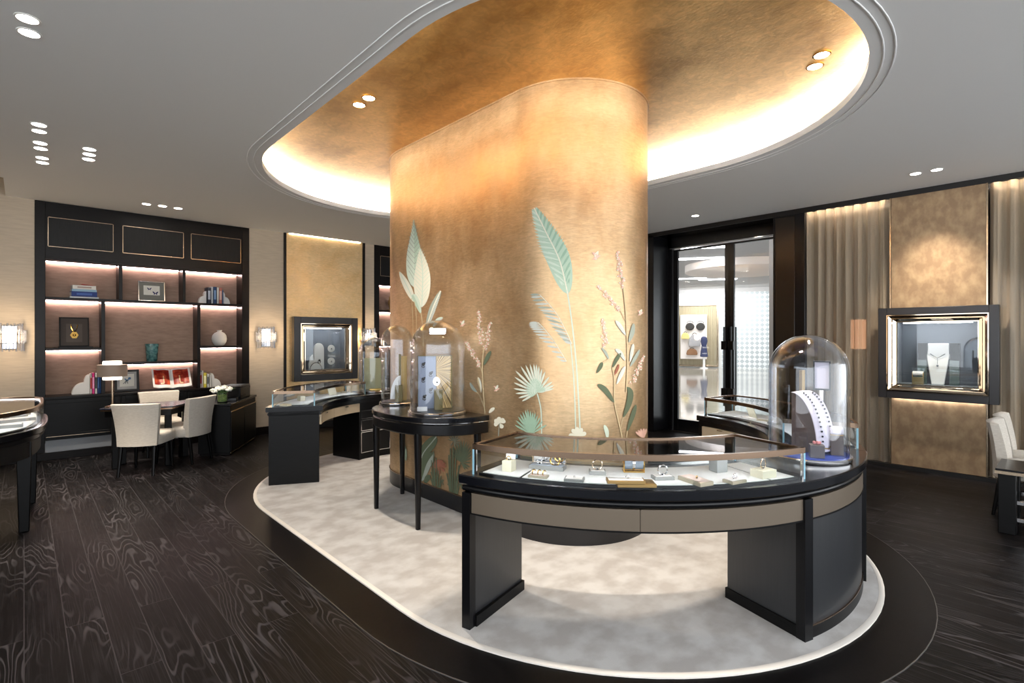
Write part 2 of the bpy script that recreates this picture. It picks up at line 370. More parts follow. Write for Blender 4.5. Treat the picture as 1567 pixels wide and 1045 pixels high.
# ---- back wall (bookcase side)
def wall_seg(name, m, x0, x1, label, y=WB, z1=HC, hole=None):
    g = G(); wall_holes(g, 'y', y, y+.1, x0, x1, 0, z1, [hole] if hole else [])
    return struct(g.build(name, m, smooth=0), label)
wall_seg('wall_back', M['wall_silk'], -6, .10, 'taupe silk wall left of the bookcase', z1=3.64)
wall_seg('wall_back', M['wall_silk'], 2.69, 3.235, 'taupe silk wall between bookcase and gold panel')
wall_seg('wall_back', M['wall_silk'], 4.725, 4.925, 'narrow taupe wall right of the gold panel')
wall_seg('wall_back_panel', M['gold_panel'], 3.275, 4.68, 'gold leaf wall panel behind the jewel window', y=WB-.005, hole=(3.57,4.375,1.03,1.80))
g = G(); g.box(3.235,WB-.03,0,3.275,WB+.1,HC); struct(g.build('trim_3', M['bookcase'], bevel=.003), 'dark upright trim left of the gold panel')
g = G(); g.box(4.68,WB-.03,0,4.725,WB+.1,HC); struct(g.build('trim_4', M['bookcase'], bevel=.003), 'dark upright trim right of the gold panel')
g = G(); g.box(-6,9.72,0,8.45,9.8,3.66); struct(g.build('wall_behind', M['bookcase'], smooth=0))
for k,(a,b) in enumerate(((-6,.09),(2.69,3.23),(3.28,4.675),(4.73,4.925))):
    g = G(); g.box(a,WB-.022,0,b,WB-.003,.13); struct(g.build('baseboard_back', M['bookcase'], bevel=.004))

g = G(); g.box(-3.4,3.2,0,-3.3,9.2,3.66); struct(g.build('wall_left', M['wall_silk'], smooth=0), 'unseen taupe silk wall on the left, added to block glare')  # unseen wall added against floor glare; stops short to let light in
# ---- right wall (door, curtains, damask panel)
g = G(); g.box(WR-.02,-5,3.322,WR-.006,WB,HC); g.box(WR-.006,-5,3.36,WR+.2,WB,HC); struct(g.build('trim_5', M['curtain_rail'], smooth=0), 'black header trim along the right wall')
g = G(); wall_holes(g,'x',WR-.02,WR+.06,.705,1.578,0.05,3.325,[(.765,1.512,1.035,1.80)])
struct(g.build('wall_right_panel', M['damask'], smooth=0), 'gold damask wall panel carrying the lit jewel window')
for k,yy in enumerate((.69,1.583)):
    g = G(); g.box(WR-.022,yy,.03,WR+.03,yy+.012,3.325); struct(g.build('trim_%d'%(6+k), M['champagne'], smooth=0), 'slim gold upright trim beside the damask panel')
g = G(); g.box(WR-.03,-5,0,WR+.06,2.56,.045); struct(g.build('baseboard_right', M['curtain_rail'], smooth=0))
g = G(); g.box(WR-.02,2.56,0,WR+.5,2.98,3.325); pil = struct(g.build('wall_right_pillar', M['lacquer'], bevel=.006), 'black pillar between door and curtain')
MW[pil.name] = Matrix.Identity(4)
g = G(); g.box(WR-.028,2.69,.12,WR-.02,2.945,3.30); g.build('inset_panel', M['smoke_panel'], pil, bevel=.003)
g = G(); g.box(WR-.02,4.93,0,WR+.5,WB+.1,3.36)
struct(g.build('wall_right', M['lacquer'], bevel=.006), 'black lacquer wall left of the glass doors')
g = G(); g.box(WR-.01,2.98,3.345,WR+.55,4.93,3.39); struct(g.build('trim_8', M['lacquer_top'], smooth=0), 'black soffit over the door recess')
# windows behind the curtains
for k,(a,b) in enumerate(((1.595,2.56),(-2.2,.69))):
    g = G(); g.box(WR+.24,a,.02,WR+.25,b,3.33); w = struct(g.build('window_%d'%(k+1), M['glass'], smooth=0), 'glazing behind the sheer curtain')
    g = G(); g.box(WR+.6,a-.3,0,WR+.64,b+.3,3.4); struct(g.build('wall_outside', M['smoke_panel'], smooth=0))
# ---- glass double doors in a black recess, x = DX
DX = 8.38; A0, A1, B0, B1 = 3.92, 4.76, 2.93, 3.77
LH = 3.14
g = G(); g.box(DX-.05,4.86,0,DX+.05,4.95,3.36); g.box(DX-.05,2.80,0,DX+.05,2.85,3.36); g.box(DX-.05,2.8,LH+.02,DX+.05,4.95,3.36)
struct(g.build('trim_9', M['lacquer'], bevel=.004), 'black frame around the glass double doors')
g = G(); g.box(DX-.052,2.9,LH+.018,DX-.05,4.9,LH+.03); struct(g.build('trim_10', M['steel'], smooth=0))
def door(name, y0, y1, hy, label):
    g = G(); s = .085
    g.box(DX-.025,y0-s,.0,DX+.025,y0,LH); g.box(DX-.025,y1,.0,DX+.025,y1+s,LH)
    g.box(DX-.025,y0,.0,DX+.025,y1,.19); g.box(DX-.025,y0,LH-.03,DX+.025,y1,LH)
    d = struct(g.build(name, M['lacquer'], bevel=.003), label); MW[d.name] = Matrix.Identity(4)
    g = G(); g.box(DX-.006,y0-.005,.18,DX+.006,y1+.005,LH-.02); g.build('glass_pane', M['glass'], d, smooth=0)
    g = G(); g.tube([(DX-.085,hy,.5),(DX-.085,hy,1.78)],.017,10); h = g.build('door_handle', M['lacquer'], d)
    for z in (1.48,.72):
        g = G(); g.box(DX-.105,hy-.045,z-.07,DX-.02,hy+.045,z+.07); g.build('handle_bracket', M['black_wood'], h, bevel=.004, label='dark square handle bracket')
    g = G(); g.tube([(DX+.085,hy,.5),(DX+.085,hy,1.78)],.017,10); g.build('door_handle', M['lacquer'], d)
door('door_1', A0, A1, A0-.02, 'left leaf of the black framed glass doors')
door('door_2', B0, B1, B1+.02, 'right leaf of the black framed glass doors')
g = G(); g.box(DX-.15,2.85,-.01,DX+.1,4.86,.006); struct(g.build('trim_11', M['steel'], smooth=0), 'metal threshold under the doors')

# ---- sheer curtains
def sheer():
    m = bpy.data.materials.new('sheer_voile'); m.use_nodes = True; nt = m.node_tree; nt.nodes.clear(); N = nt.nodes.new; L = nt.links.new
    o = N('ShaderNodeOutputMaterial'); d = N('ShaderNodeBsdfDiffuse'); t = N('ShaderNodeBsdfTranslucent'); tr = N('ShaderNodeBsdfTransparent'); a = N('ShaderNodeMixShader'); b = N('ShaderNodeMixShader')
    c = lin((214,196,172))+(1,); d.inputs[0].default_value = c; t.inputs[0].default_value = c
    a.inputs[0].default_value = .3; L(d.outputs[0],a.inputs[1]); L(t.outputs[0],a.inputs[2])
    lw = N('ShaderNodeLayerWeight'); lw.inputs[0].default_value = .3; mr = N('ShaderNodeMapRange'); mr.inputs[3].default_value = .42; mr.inputs[4].default_value = .06
    L(lw.outputs['Facing'],mr.inputs[0]); L(mr.outputs[0],b.inputs[0]); L(a.outputs[0],b.inputs[1]); L(tr.outputs[0],b.inputs[2]); L(b.outputs[0],o.inputs[0]); return m
M['sheer'] = sheer()
def curtain(y0, y1, label, seed):
    rnd = random.Random(seed); n = int((y1-y0)/.006); g = G(); secs = []
    ph = [rnd.uniform(0,6.28) for _ in range(4)]; zs = [.02,.04,.8,1.7,2.6,3.25,3.335]
    for zi,z in enumerate(zs):
        row = []
        for i in range(n+1):
            y = y0+(y1-y0)*i/n; t = i/n
            a = .042*math.sin(2*math.pi*y/.125+ph[0]+1.2*math.sin(7*y+ph[1])) + .009*math.sin(2*math.pi*y/.047+ph[2]) + .006*math.sin(z*1.3+y*9+ph[3])
            row.append((WR+.07+a*(1-.25*z/3.3), y+.006*math.sin(z*1.1+y*11), z))
        secs.append(row)
    g.loft(secs, cap=False, closed_u=False)
    o = g.build('curtain', M['sheer'], smooth=180); return tag(o, label, 'curtain')
curtain(1.60, 2.555, 'sheer taupe curtain between the black pillar and the damask panel', 3)
curtain(-1.2, .685, 'sheer taupe curtain right of the damask panel, behind the two chairs', 5)

# ---- the gold column
def stad_col(r): return stadium(KX,KN,KF,r,40)
g = G(); g.prism(stad_col(KR), .165, GC+.01); colo = struct(g.build('column', M['gold_column'], smooth=40), 'gold leaf oval column with painted plants'); MW[colo.name] = Matrix.Identity(4)
g = G(); g.prism(stad_col(KR+.004), .017, .165); g.build('plinth', M['plinth'], colo, smooth=40, label='black column base')
g = G(); g.sweep(stad_col(KR), [(0,.163),(.009,.163),(.009,.172),(0,.172)]); g.build('plinth_bead', M['bronze'], colo)
g = G(); g.sweep(stad_col(KR), [(0,GC-.012),(.01,GC-.012),(.01,GC),(0,GC)]); g.build('top_bead', M['gold_column'], colo)

# ================================================================== MURAL on the column
def on_column(px, py, lift=.0015):
    a = ray(px); best = None
    dz = (517.0-py)/F_PX
    t = (KX-KR)/a[0]; y = a[1]*t
    if KN <= y <= KF: best = (t, (-1,0))
    for cy, s in ((KN,-1),(KF,1)):
        A_ = a[0]**2+a[1]**2; B_ = -2*(a[0]*KX+a[1]*cy); C_ = KX**2+cy**2-KR**2; D = B_*B_-4*A_*C_
        if D < 0: continue
        t = (-B_-math.sqrt(D))/(2*A_); x, y = a[0]*t, a[1]*t
        if (y-cy)*s >= -1e-6 and (best is None or t < best[0]): best = (t, ((x-KX)/KR,(y-cy)/KR))
    if best is None: return None
    t, nn = best
    return Vector((a[0]*t+nn[0]*lift, a[1]*t+nn[1]*lift, max(.175, CAM_H+dz*t)))
PAINT = ['pale_mint','mint','cream_white','grey_green','dark_green','blush','stem_beige','russet','deep_mint','grey_white']
PC = dict(pale_mint=(204,218,202), mint=(182,204,184), cream_white=(226,224,206), grey_green=(164,172,160), dark_green=(98,108,86), blush=(232,188,170),
          stem_beige=(206,186,148), russet=(160,104,84), deep_mint=(154,184,162), grey_white=(200,204,196))
PM = [mat('paint_'+k, PC[k], .7, spec=.2) for k in PAINT]
mural = G(); LAY = [0]
def poly_strip(rows, color):
    """rows of pixel points; every row the same count"""
    LAY[0] += 1; lift = .0012+.0000025*LAY[0]
    P = [[on_column(x,y,lift) for x,y in r] for r in rows]
    if any(p is None for r in P for p in r): return
    mural.cur = PAINT.index(color); n = len(P[0]); vs = [p for r in P for p in r]; fs = []
    for i in range(len(P)-1):
        for j in range(n-1): fs.append((i*n+j, i*n+j+1, (i+1)*n+j+1, (i+1)*n+j))
    mural.add(vs, fs)
def spline(pts, n):
    """Catmull-Rom through the points"""
    out = []; P = [Vector((p[0],p[1],0)) for p in pts]; m = len(P)-1
    for i in range(n+1):
        u = m*i/n; k = min(int(u), m-1); t = u-k
        p0, p1, p2, p3 = P[max(k-1,0)], P[k], P[k+1], P[min(k+2,m)]
        q = .5*((2*p1)+(p2-p0)*t+(2*p0-5*p1+4*p2-p3)*t*t+(3*p1-p0-3*p2+p3)*t**3); out.append((q.x,q.y))
    return out
def normals(pts):
    r = []
    for i in range(len(pts)):
        a, b = pts[max(i-1,0)], pts[min(i+1,len(pts)-1)]; dx, dy = b[0]-a[0], b[1]-a[1]; l = math.hypot(dx,dy) or 1; r.append((-dy/l, dx/l))
    return r
def stem(pts, w, color='stem_beige', n=14):
    p = spline(pts, n); nn = normals(p)
    poly_strip([[(a[0]-b[0]*w, a[1]-b[1]*w), (a[0]+b[0]*w, a[1]+b[1]*w)] for a,b in zip(p,nn)], color)
def leaf(pts, w, color, peak=.5, c2=None, n=14, rib=None, veins=0, vcol=None, wl=None):
    p = spline(pts, n); nn = normals(p)
    def h(t, ww):
        return ww*(math.sin(math.pi*t**(math.log(.5)/math.log(peak)))**.75 if 0<t<1 else .02)
    L_, R_ = [], []
    for i,(a,b) in enumerate(zip(p,nn)):
        t = i/n; L_.append([(a[0],a[1]), (a[0]-b[0]*h(t,wl or w), a[1]-b[1]*h(t,wl or w))]); R_.append([(a[0],a[1]), (a[0]+b[0]*h(t,w), a[1]+b[1]*h(t,w))])
    poly_strip(L_, color); poly_strip(R_, c2 or color)
    if veins:
        for i in range(2, n-1):
            a, b = p[i], nn[i]; t = i/n; tx, ty = b[1], -b[0]
            for s,ww in ((-1,wl or w),(1,w)):
                hh = h(t,ww)*.92; e = (a[0]+s*b[0]*hh-tx*hh*.75*0 + (p[max(i-2,0)][0]-a[0])*.9, a[1]+s*b[1]*hh+(p[max(i-2,0)][1]-a[1])*.9)
                stem([a, ((a[0]+e[0])/2,(a[1]+e[1])/2), e], .35, vcol or 'deep_mint', 3)
    if rib: stem(pts, .8, rib)
def feather(pts, ln, w, color, side=1, n=16, ang=55, c2=None, taper=.35):
    p = spline(pts, n); nn = normals(p)
    for i in range(n+1):
        a = p[i]; tx, ty = nn[i][1], -nn[i][0]      # along the rib, towards its end
        t = i/n; l = ln*(taper+(1-taper)*math.sin(math.pi*min(1,.15+t*.75)))
        for s in ((side,) if side else (-1,1)):
            d = math.radians(ang)*s; dx, dy = -tx*math.cos(d)+ty*math.sin(d)*1, -ty*math.cos(d)-tx*math.sin(d)
            e = (a[0]+dx*l, a[1]+dy*l); leaf([a, ((a[0]+e[0])/2,(a[1]+e[1])/2), e], w, color if i%2 else (c2 or color), .55, n=4)
def spike(p0, p1, w, n, color='blush'):
    rnd = random.Random(int(p0[0]*7+p1[1]))
    stem([p0, p1], .4, 'stem_beige', 5)
    for i in range(n):
        t = (i+rnd.random())/n; c = (p0[0]+(p1[0]-p0[0])*t, p0[1]+(p1[1]-p0[1])*t); s = w*(.35+.65*min(1,t*2))
        c = (c[0]+rnd.uniform(-s,s), c[1]+rnd.uniform(-s,s)*.5)
        a0 = rnd.uniform(0,1.5)
        for k in range(3):
            a = a0+k*2.1; e = (c[0]+math.cos(a)*2.5, c[1]+math.sin(a)*2.5); leaf([c, ((c[0]+e[0])/2,(c[1]+e[1])/2), e], 1.05, color if (i+k)%3 else 'cream_white', .6, n=3)
def fan(c, tips, color, c2, w=1.5):
    for i,e in enumerate(tips):
        leaf([c, (c[0]*.5+e[0]*.5, c[1]*.5+e[1]*.5), e], w, color, .62, n=6, c2=c2)
def bird(c, s, color='blush'):
    leaf([(c[0],c[1]+s), c, (c[0]-s*.9,c[1]-s*.7)], s*.35, color, .5, n=5); leaf([(c[0],c[1]+s), c, (c[0]+s*.5,c[1]-s)], s*.4, 'cream_white', .5, n=5); leaf([(c[0]-s*.8,c[1]+s*.9),(c[0],c[1]+s*.5),(c[0]+s,c[1]-s*.1)], s*.25, color, .5, n=5)
def bloom(c, s, color, petals, a0=0, w=.3):
    for a in petals:
        t = math.radians(a+a0); e = (c[0]+math.cos(t)*s, c[1]-math.sin(t)*s); leaf([c, ((c[0]+e[0])/2,(c[1]+e[1])/2), e], s*w, color, .68, n=7)
# left plant
leaf([(633.2,336),(634,380),(634.5,440)], 12.5, 'mint', .7, 'pale_mint', n=16, wl=12, veins=1, vcol='grey_green')
leaf([(643,380),(647,420),(645.5,470)], 13.5, 'cream_white', .62, n=16, wl=12, veins=1, vcol='pale_mint', rib='pale_mint')
leaf([(611.5,416),(624,440),(634,462)], 5.5, 'cream_white', .5, 'cream_white', rib='pale_mint')
leaf([(632,450),(638,462),(644.5,480)], 4.5, 'pale_mint', .4, 'mint')
stem([(634,461),(637,480),(637.5,520)], .6); stem([(644.5,478),(647,500),(648,530)], .7); stem([(630,456),(632,490),(632,530)], .5)
leaf([(674.5,445),(663,470),(653,500)], 5, 'grey_white', .55, 'grey_green', rib='cream_white', veins=1, vcol='grey_green'); leaf([(678,486),(670,490),(663,500)], 3, 'grey_white', .5, 'pale_mint')
bird((708,495), 5); bird((760,594), 5)
spike((732.6,475),(737.5,527),3.4,26); spike((751.5,492),(741.6,537),3.2,20); spike((713.5,523),(735,561),3.4,20)
stem([(741,530),(738.5,560),(740,600),(742.5,632)], .8); stem([(735,560),(739,572)], .5)
leaf([(751.5,537),(746,547),(740.5,559)], 3, 'dark_green', .45); leaf([(731.5,577),(734.5,588),(736.5,601)], 2.6, 'cream_white', .4, 'stem_beige')
leaf([(719.5,585),(724,594),(730.5,600)], 2.3, 'grey_green', .5); stem([(730,599),(736,609),(740.5,622)], .5)
leaf([(757.5,624),(753,627),(748.5,632)], 2.6, 'cream_white', .5); stem([(763,668),(764,655),(764.5,645)], .5, 'grey_green'); bloom((765,647), 9.5, 'cream_white', (100,150,45,20,300,200), w=.34)
# fan palms
tips1 = [(799,614),(793.6,609),(789,602),(786,594.5),(786.5,585.5),(787.5,576.5),(789,567),(797,560),(804.5,558),(811,556.5),(817,556.5),(821,557),(825,560),(829.5,564),(834.5,568.5),(841,576),(845.5,584),(848,589.5),(847.5,594.5)]
fan((822.4,600.5), tips1, 'pale_mint', 'cream_white', 1.7); fan((822.4,600.5), [(822.4+(x-822.4)*.5, 600.5+(y-600.5)*.5) for x,y in tips1], 'mint', 'pale_mint', 2.0)
stem([(822.4,602),(828,627),(829,664)], .9, 'pale_mint')
fan((813,664), [(788,650),(790,643),(793,637),(796,633),(800,630),(804,627),(807.5,626),(812,628),(816,630),(819.5,631),(823,635),(827,638),(831,644),(837,650)], 'deep_mint', 'deep_mint', 1.5)
# tall leaf
LF = [(817.5,318),(836,356),(856.4,398.4),(869,450)]
leaf(LF, 19, 'mint', .62, 'mint', n=22, veins=1, vcol='deep_mint', rib='pale_mint', wl=17)
p_ = spline(LF, 30); q_ = normals(p_)
for i in range(3, 30):
    t = i/30; hw = math.sin(math.pi*t**(math.log(.5)/math.log(.62)))**.75
    for s,ww in ((-1,17),(1,19)):
        a = p_[i]; e = (a[0]+s*q_[i][0]*ww*hw*1.12+(p_[i-3][0]-a[0])*1.0, a[1]+s*q_[i][1]*ww*hw*1.12+(p_[i-3][1]-a[1])*1.0)
        leaf([a, ((a[0]+e[0])/2,(a[1]+e[1])/2), e], 1.7, 'mint' if i%2 else 'pale_mint' if s>0 else 'deep_mint', .6, n=4)
stem(LF, .9, 'cream_white', 20)
stem([(868.5,447.6),(876,500),(882,560),(886,625),(889,690)], 1.1, 'pale_mint'); stem([(873,524),(878,580),(880.5,640),(881,690)], .9, 'pale_mint')
feather([(826,450.6),(850,477),(866,506),(875,526)], 25, 1.8, 'grey_white', -1, 15, 48, 'grey_green', .25); stem([(826,450.6),(850,477),(866,506),(875,526)], .6, 'cream_white')
feather([(823,493),(834,504),(850,525),(867,553)], 22, 1.6, 'grey_white', -1, 12, 48, 'grey_white', .25); stem([(823,493),(834,504),(850,525),(867,553)], .6, 'cream_white')
bloom((884,667), 14, 'cream_white', (95,130,60,20,175,200,290,320), w=.24)
# right plant
bird((912,391), 7); spike((944.4,384),(953,441),4.2,34); spike((914.5,437),(948.5,475),4.2,30); spike((922.5,488),(926.5,531),4,28); spike((985,545),(967,586),3.6,26)
stem([(953.2,440),(957,477),(958.5,512),(959.5,555),(957.5,600)], .8); stem([(948,474),(957,491)], .5); bird((979,478), 5)
leaf([(941.5,490.5),(949,500),(957,513)], 3, 'cream_white', .45, 'grey_white'); leaf([(969,495),(966.5,510),(961.5,524)], 3.4, 'grey_green', .45); 
leaf([(968.5,526),(966,540),(963.3,554)], 2.6, 'cream_white', .4, 'grey_white'); leaf([(978,535),(971,548),(963.3,561)], 2.6, 'grey_green', .45); leaf([(941,534),(949,540),(956,552)], 3, 'grey_white', .45)
leaf([(949.5,540),(943,550),(936.5,563)], 2.8, 'dark_green', .45); leaf([(946.5,557),(944,565),(939.5,574)], 2, 'russet', .5); leaf([(956,560),(950,573),(943,588)], 3, 'cream_white', .45, 'grey_white')
leaf([(919.5,532),(926,539),(931.5,550)], 2.2, 'grey_green', .5); stem([(931,549),(926,552),(921,555)], .5); leaf([(921.5,554),(918,562),(912.5,571)], 3, 'dark_green', .45)
stem([(936.5,562),(939.5,580),(940,616),(946,645),(953,676)], .8); leaf([(914,588),(926,597),(939.5,616)], 4.2, 'dark_green', .45)
leaf([(958.5,592),(964,600),(961.5,618),(953,639)], 4.6, 'dark_green', .5); stem([(953,638),(950,651),(949,660)], .5); leaf([(972.5,619),(967,637),(959,660)], 3.4, 'dark_green', .45); stem([(959,659),(957,680)], .6)
leaf([(924,650),(928,660),(929,672)], 3.2, 'pale_mint', .45); bloom((984,672), 17, 'blush', (75,105,90,60,120,45,135), w=.10); bloom((980,700), 22, 'russet', (60,80,100,120,140,40), w=.14)
stem([(984,672),(982,740)], .6, 'russet')
# low plants under the round-front table
leaf([(668.5,668),(662,676),(648,694),(640,718)], 8.5, 'dark_green', .5, 'dark_green', rib='grey_green'); leaf([(664.5,692),(653,709),(644,738)], 8, 'grey_green', .5, 'dark_green', rib='dark_green'); leaf([(659.5,728),(655,731),(650,741)], 4.2, 'dark_green', .5)
bloom((672.5,714), 11.5, 'russet', (90,60,120,30,150,0,180,-40,220,270,75,105), w=.17)
for x0,x1,y1 in ((664,661,704),(666,664,690),(667,666,716),(669,672,720),(671,668,700),(668,660,722),(671,676,728),(672,680,736),(666,656,733),(673,679,742)):
    stem([(x0,758),((x0+x1)/2,735),(x1,y1)], .8, 'dark_green', 6)
for x0,x1,y1 in ((690,687.5,696),(691.5,690,686),(693,694,684),(695,698,702),(697,703,712),(698,709,730),(691,684,724),(693,686,742),(699,708,748)):
    stem([(x0,772),((x0+x1)/2,740),(x1,y1)], 1.0, 'dark_green', 6)
fan((706.4,707.5), [(694,697),(693,690),(694,684),(697,679),(701,675),(706,672),(711,672),(715,675),(718,679),(721,683),(722,689),(722.5,695),(722,701),(721.5,708),(720,715),(717,718),(713,719)], 'dark_green', 'dark_green', 1.1)
fan((695.7,675), [(686,672),(688,668),(692,666),(697,665),(702,667),(705,671),(705,677),(702,682),(697,684),(690,682)], 'dark_green', 'grey_green', .8)
stem([(706,708),(700,730),(696,765)], .7, 'dark_green'); leaf([(617,676),(620,690),(622,705)], 3, 'mint', .5)
for x,y in ((735,705),(728,715)): leaf([(x,y-14),(x-2,y),(x-3,y+14)], 2.4, 'dark_green', .5)
mural.build('painted_mural', PM, colo, smooth=0)

# ================================================================== BEYOND THE DOORS
M['stone'] = mat('polished_stone_floor', (176,172,166), .07, spec=.6, rgb2=(190,186,180), scale=1.2, stretch=(1,1,1))
M['mall_white'] = mat('mall_white', (214,214,212), .6)
M['mall_ceiling'] = mat('mall_ceiling', (176,174,174), .8)
def lattice():
    m = bpy.data.materials.new('quilted_white_facade'); m.use_nodes = True; nt = m.node_tree; N = nt.nodes.new; L = nt.links.new; b = nt.nodes['Principled BSDF']
    g = N('ShaderNodeTexCoord'); mp = N('ShaderNodeMapping'); mp.inputs['Rotation'].default_value = (0,R(45),0); mp.inputs['Scale'].default_value = (1/.17,1,1/.17)
    L(g.outputs['Object'], mp.inputs[0]); ck = N('ShaderNodeTexChecker'); ck.inputs['Scale'].default_value = 1
    mz = N('ShaderNodeVectorMath'); mz.operation = 'MULTIPLY'; mz.inputs[1].default_value = (1,0,1); L(mp.outputs[0], mz.inputs[0])
    ad = N('ShaderNodeVectorMath'); ad.operation = 'ADD'; ad.inputs[1].default_value = (.01,.5,.01); L(mz.outputs[0], ad.inputs[0]); L(ad.outputs[0], ck.inputs[0])
    ck.inputs[1].default_value = lin((226,229,230))+(1,); ck.inputs[2].default_value = lin((172,180,184))+(1,)
    L(ck.outputs[0], b.inputs['Base Color']); b.inputs['Roughness'].default_value = .5; return m
M['lattice'] = lattice()
g = G(); g.box(8.45,-10,-.1,45,40,.0); struct(g.build('floor_outside', M['stone'], smooth=0), 'polished stone floor beyond the doors')
g = G(); g.box(8.6,-10,4.25,45,40,4.35); struct(g.build('ceiling_outside', M['mall_ceiling'], smooth=0), 'pale ceiling beyond the doors')
a = ray(1000); b = ray(1250); W0 = Vector((a[0]*29.6, a[1]*29.6)); W1 = Vector((b[0]*26.4, b[1]*26.4)); wd_ = (W1-W0).normalized(); FL = (W1-W0).length; wn = Vector((wd_.y,-wd_.x))
frz = math.atan2(wd_.y, wd_.x)
MF = Matrix.Translation((W0.x,W0.y,0)) @ Matrix.Rotation(frz,4,'Z')       # local x along the facade, -y towards us
def facade_obj(name, g, m, **k):
    o = g.build(name, m, None, local=True, **k); o.matrix_world = MF; MW[o.name] = MF; return o
def fx(px):       # facade coordinate seen through pixel column
    a = ray(px); den = a[0]*wd_.y-a[1]*wd_.x; t = (W0.x*wd_.y-W0.y*wd_.x)/den; return (Vector((a[0]*t,a[1]*t))-W0).dot(wd_), t
def fz(px,py): return CAM_H+(517-py)/F_PX*fx(px)[1]
x_w = fx(1097)[0]
g = G(); g.box(-6,0,0,x_w+.25,.4,4.02); struct(facade_obj('wall_outside', g, M['mall_white'], smooth=0), 'white shop front far beyond the doors')
g = G(); g.box(x_w+.25,0,0,FL+8,.4,4.02); struct(facade_obj('wall_outside', g, M['lattice'], smooth=0), 'white quilted shop front far beyond the doors')
g = G(); g.box(-6,-.02,4.02,FL+8,.4,4.25); struct(facade_obj('wall_outside', g, M['mall_ceiling'], smooth=0))
# shop window
x0 = fx(1030)[0]; x1 = x_w; zt, zb = fz(1060,468), fz(1060,558)
sw = thing('shop_window', 'lit shop window with a white board, far away through the doors', 'shop window', MF @ Vector(((x0+x1)/2,-.02,0)), frz)
lx = lambda x: x-(x0+x1)/2
g = G(); w = .09
g.box(lx(x0)-w,-.12,zb-w,lx(x0),0,zt+w); g.box(lx(x1),-.12,zb-w,lx(x1)+w,0,zt+w); g.box(lx(x0),-.12,zt,lx(x1),0,zt+w); g.box(lx(x0),-.12,zb-w,lx(x1),0,zb)
g.build('window_frame', M['champagne'], sw, local=True, bevel=.01)
g = G(); nsl = 22
for i in range(nsl):
    u = lx(x0)+(x1-x0)*(i+.5)/nsl; g.box(u-.05,-.03-.025*(i%2),zb,u+.05,0,zt)
g.build('slatted_back', mat('khaki_slats',(150,138,112),.6), sw, local=True, smooth=0)
bx0, bx1 = lx(fx(1042)[0]), lx(fx(1082)[0]); bz1, bz0 = fz(1060,482), fz(1060,549)
g = G(); g.box(bx0,-.3,bz0,bx1,-.06,bz1); g.build('white_board', mat('warm_white_board',(232,222,216),.6), sw, local=True, bevel=.02)
def shop_item(name, px, py, w, h, m, label, cat, round_=False, depth=.16):
    u, t = fx(px); z = fz(px,py); o = thing(name, label, cat, MF @ Vector((u,-.40-depth/2,z-h/2)), frz)
    g = G()
    if round_:
        g.loft([[(r*w/2*math.cos(k*math.pi/10), y, h/2+r*h/2*math.sin(k*math.pi/10)) for k in range(20)] for r,y in ((.9,depth/2),(1,0),(.75,-depth/2))])
        g.build('bag_body', m, o, local=True); g = G(); g.tube([(w*.35*math.cos(math.pi*i/8),0,h*.93+h*.28*math.sin(math.pi*i/8)) for i in range(9)], .02, 6); g.build('bag_handle', M['black_wood'], o, local=True)
    else:
        g.loft([[(sx*w/2*k,sy*depth/2,z_) for sx,sy in ((-1,-1),(1,-1),(1,1),(-1,1))] for k,z_ in ((.9,0),(1,h*.2),(.85,h*.7),(.4,h))]); g.build('bag_body', m, o, local=True, bevel=.02)
        g = G(); g.tube([(w*.18*math.cos(math.pi*i/8),0,h*.95+h*.2*math.sin(math.pi*i/8)) for i in range(9)], .018, 6); g.build('bag_handle', M['black_wood'], o, local=True)
    return o
navy = mat('navy_cloth',(40,48,84),.7); blk = mat('black_leather',(30,28,28),.4); brn = mat('brown_leather',(132,92,60),.5); gry = mat('grey_leather',(150,148,150),.5); yel = mat('straw',(206,186,120),.6)
shop_item('handbag',1057,500,.46,.42,blk,'round black bag, left of the two atop the far shop board','handbag',True)
shop_item('handbag',1073,500,.46,.42,blk,'round black bag, right of the two atop the far shop board','handbag',True)
shop_item('handbag',1050,514,.42,.34,yel,'small straw coloured bag at the left of the far shop board','handbag')
shop_item('handbag',1064,521,.62,.62,gry,'grey bag at the centre of the far shop board','handbag')
shop_item('handbag',1060,538,.58,.34,brn,'brown bag low on the far shop board','handbag')
# dressed stand
u,t = fx(1079); df = thing('dress_form','navy dressed stand in front of the far shop board','dress form', MF @ Vector((u,-.9,0)), frz)
g = G(); g.lathe((0,0,0),[(.13,.6),(.2,.62),(.15,1.0),(.12,1.2),(.18,1.42),(.15,1.6),(.06,1.68)],16); g.build('coat', navy, df, local=True)
g = G(); g.lathe((0,0,0),[(.2,0),(.2,.03),(.06,.05),(.06,.62)],14); g.build('stand_base', M['white'], df, local=True)
# ceiling fittings outside
a = ray(1135); dr = G(); dr.lathe((a[0]*19,a[1]*19,3.98),[(1.9,0),(1.95,.03),(1.95,.3)],60); o = dr.build('ceiling_drum', mat('drum_plaster',(226,214,206),.8), smooth=40); tag(o,'round drum hung under the ceiling beyond the doors','ceiling drum')
for k,(px,py,w) in enumerate(((1078,378,1.3),(1070,395,1.5),(1053,426,1.5),(1098,427,1.6))):
    x,y = on_z(px,py,4.25); g = G(); g.obox((x,y,4.235),(w,.16,.03),frz+R(8)); o = g.build('linear_ceiling_light', M['led_cool'], smooth=0)
    tag(o, ['slim ceiling light nearest the door head, beyond the doors','slim ceiling light left of the drum, beyond the doors','slim ceiling light far left, beyond the doors','slim ceiling light below the drum, beyond the doors'][k], 'ceiling light', 'slim lights on the ceiling beyond the doors')
a = ray(1177); g = G(); g.box(a[0]*10.4,a[1]*10.4-.5,0,a[0]*10.4+.5,a[1]*10.4,4.25); struct(g.build('wall_outside_pier', mat('pier_stone',(168,158,152),.4), smooth=0), 'pale stone pier just beyond the right door')
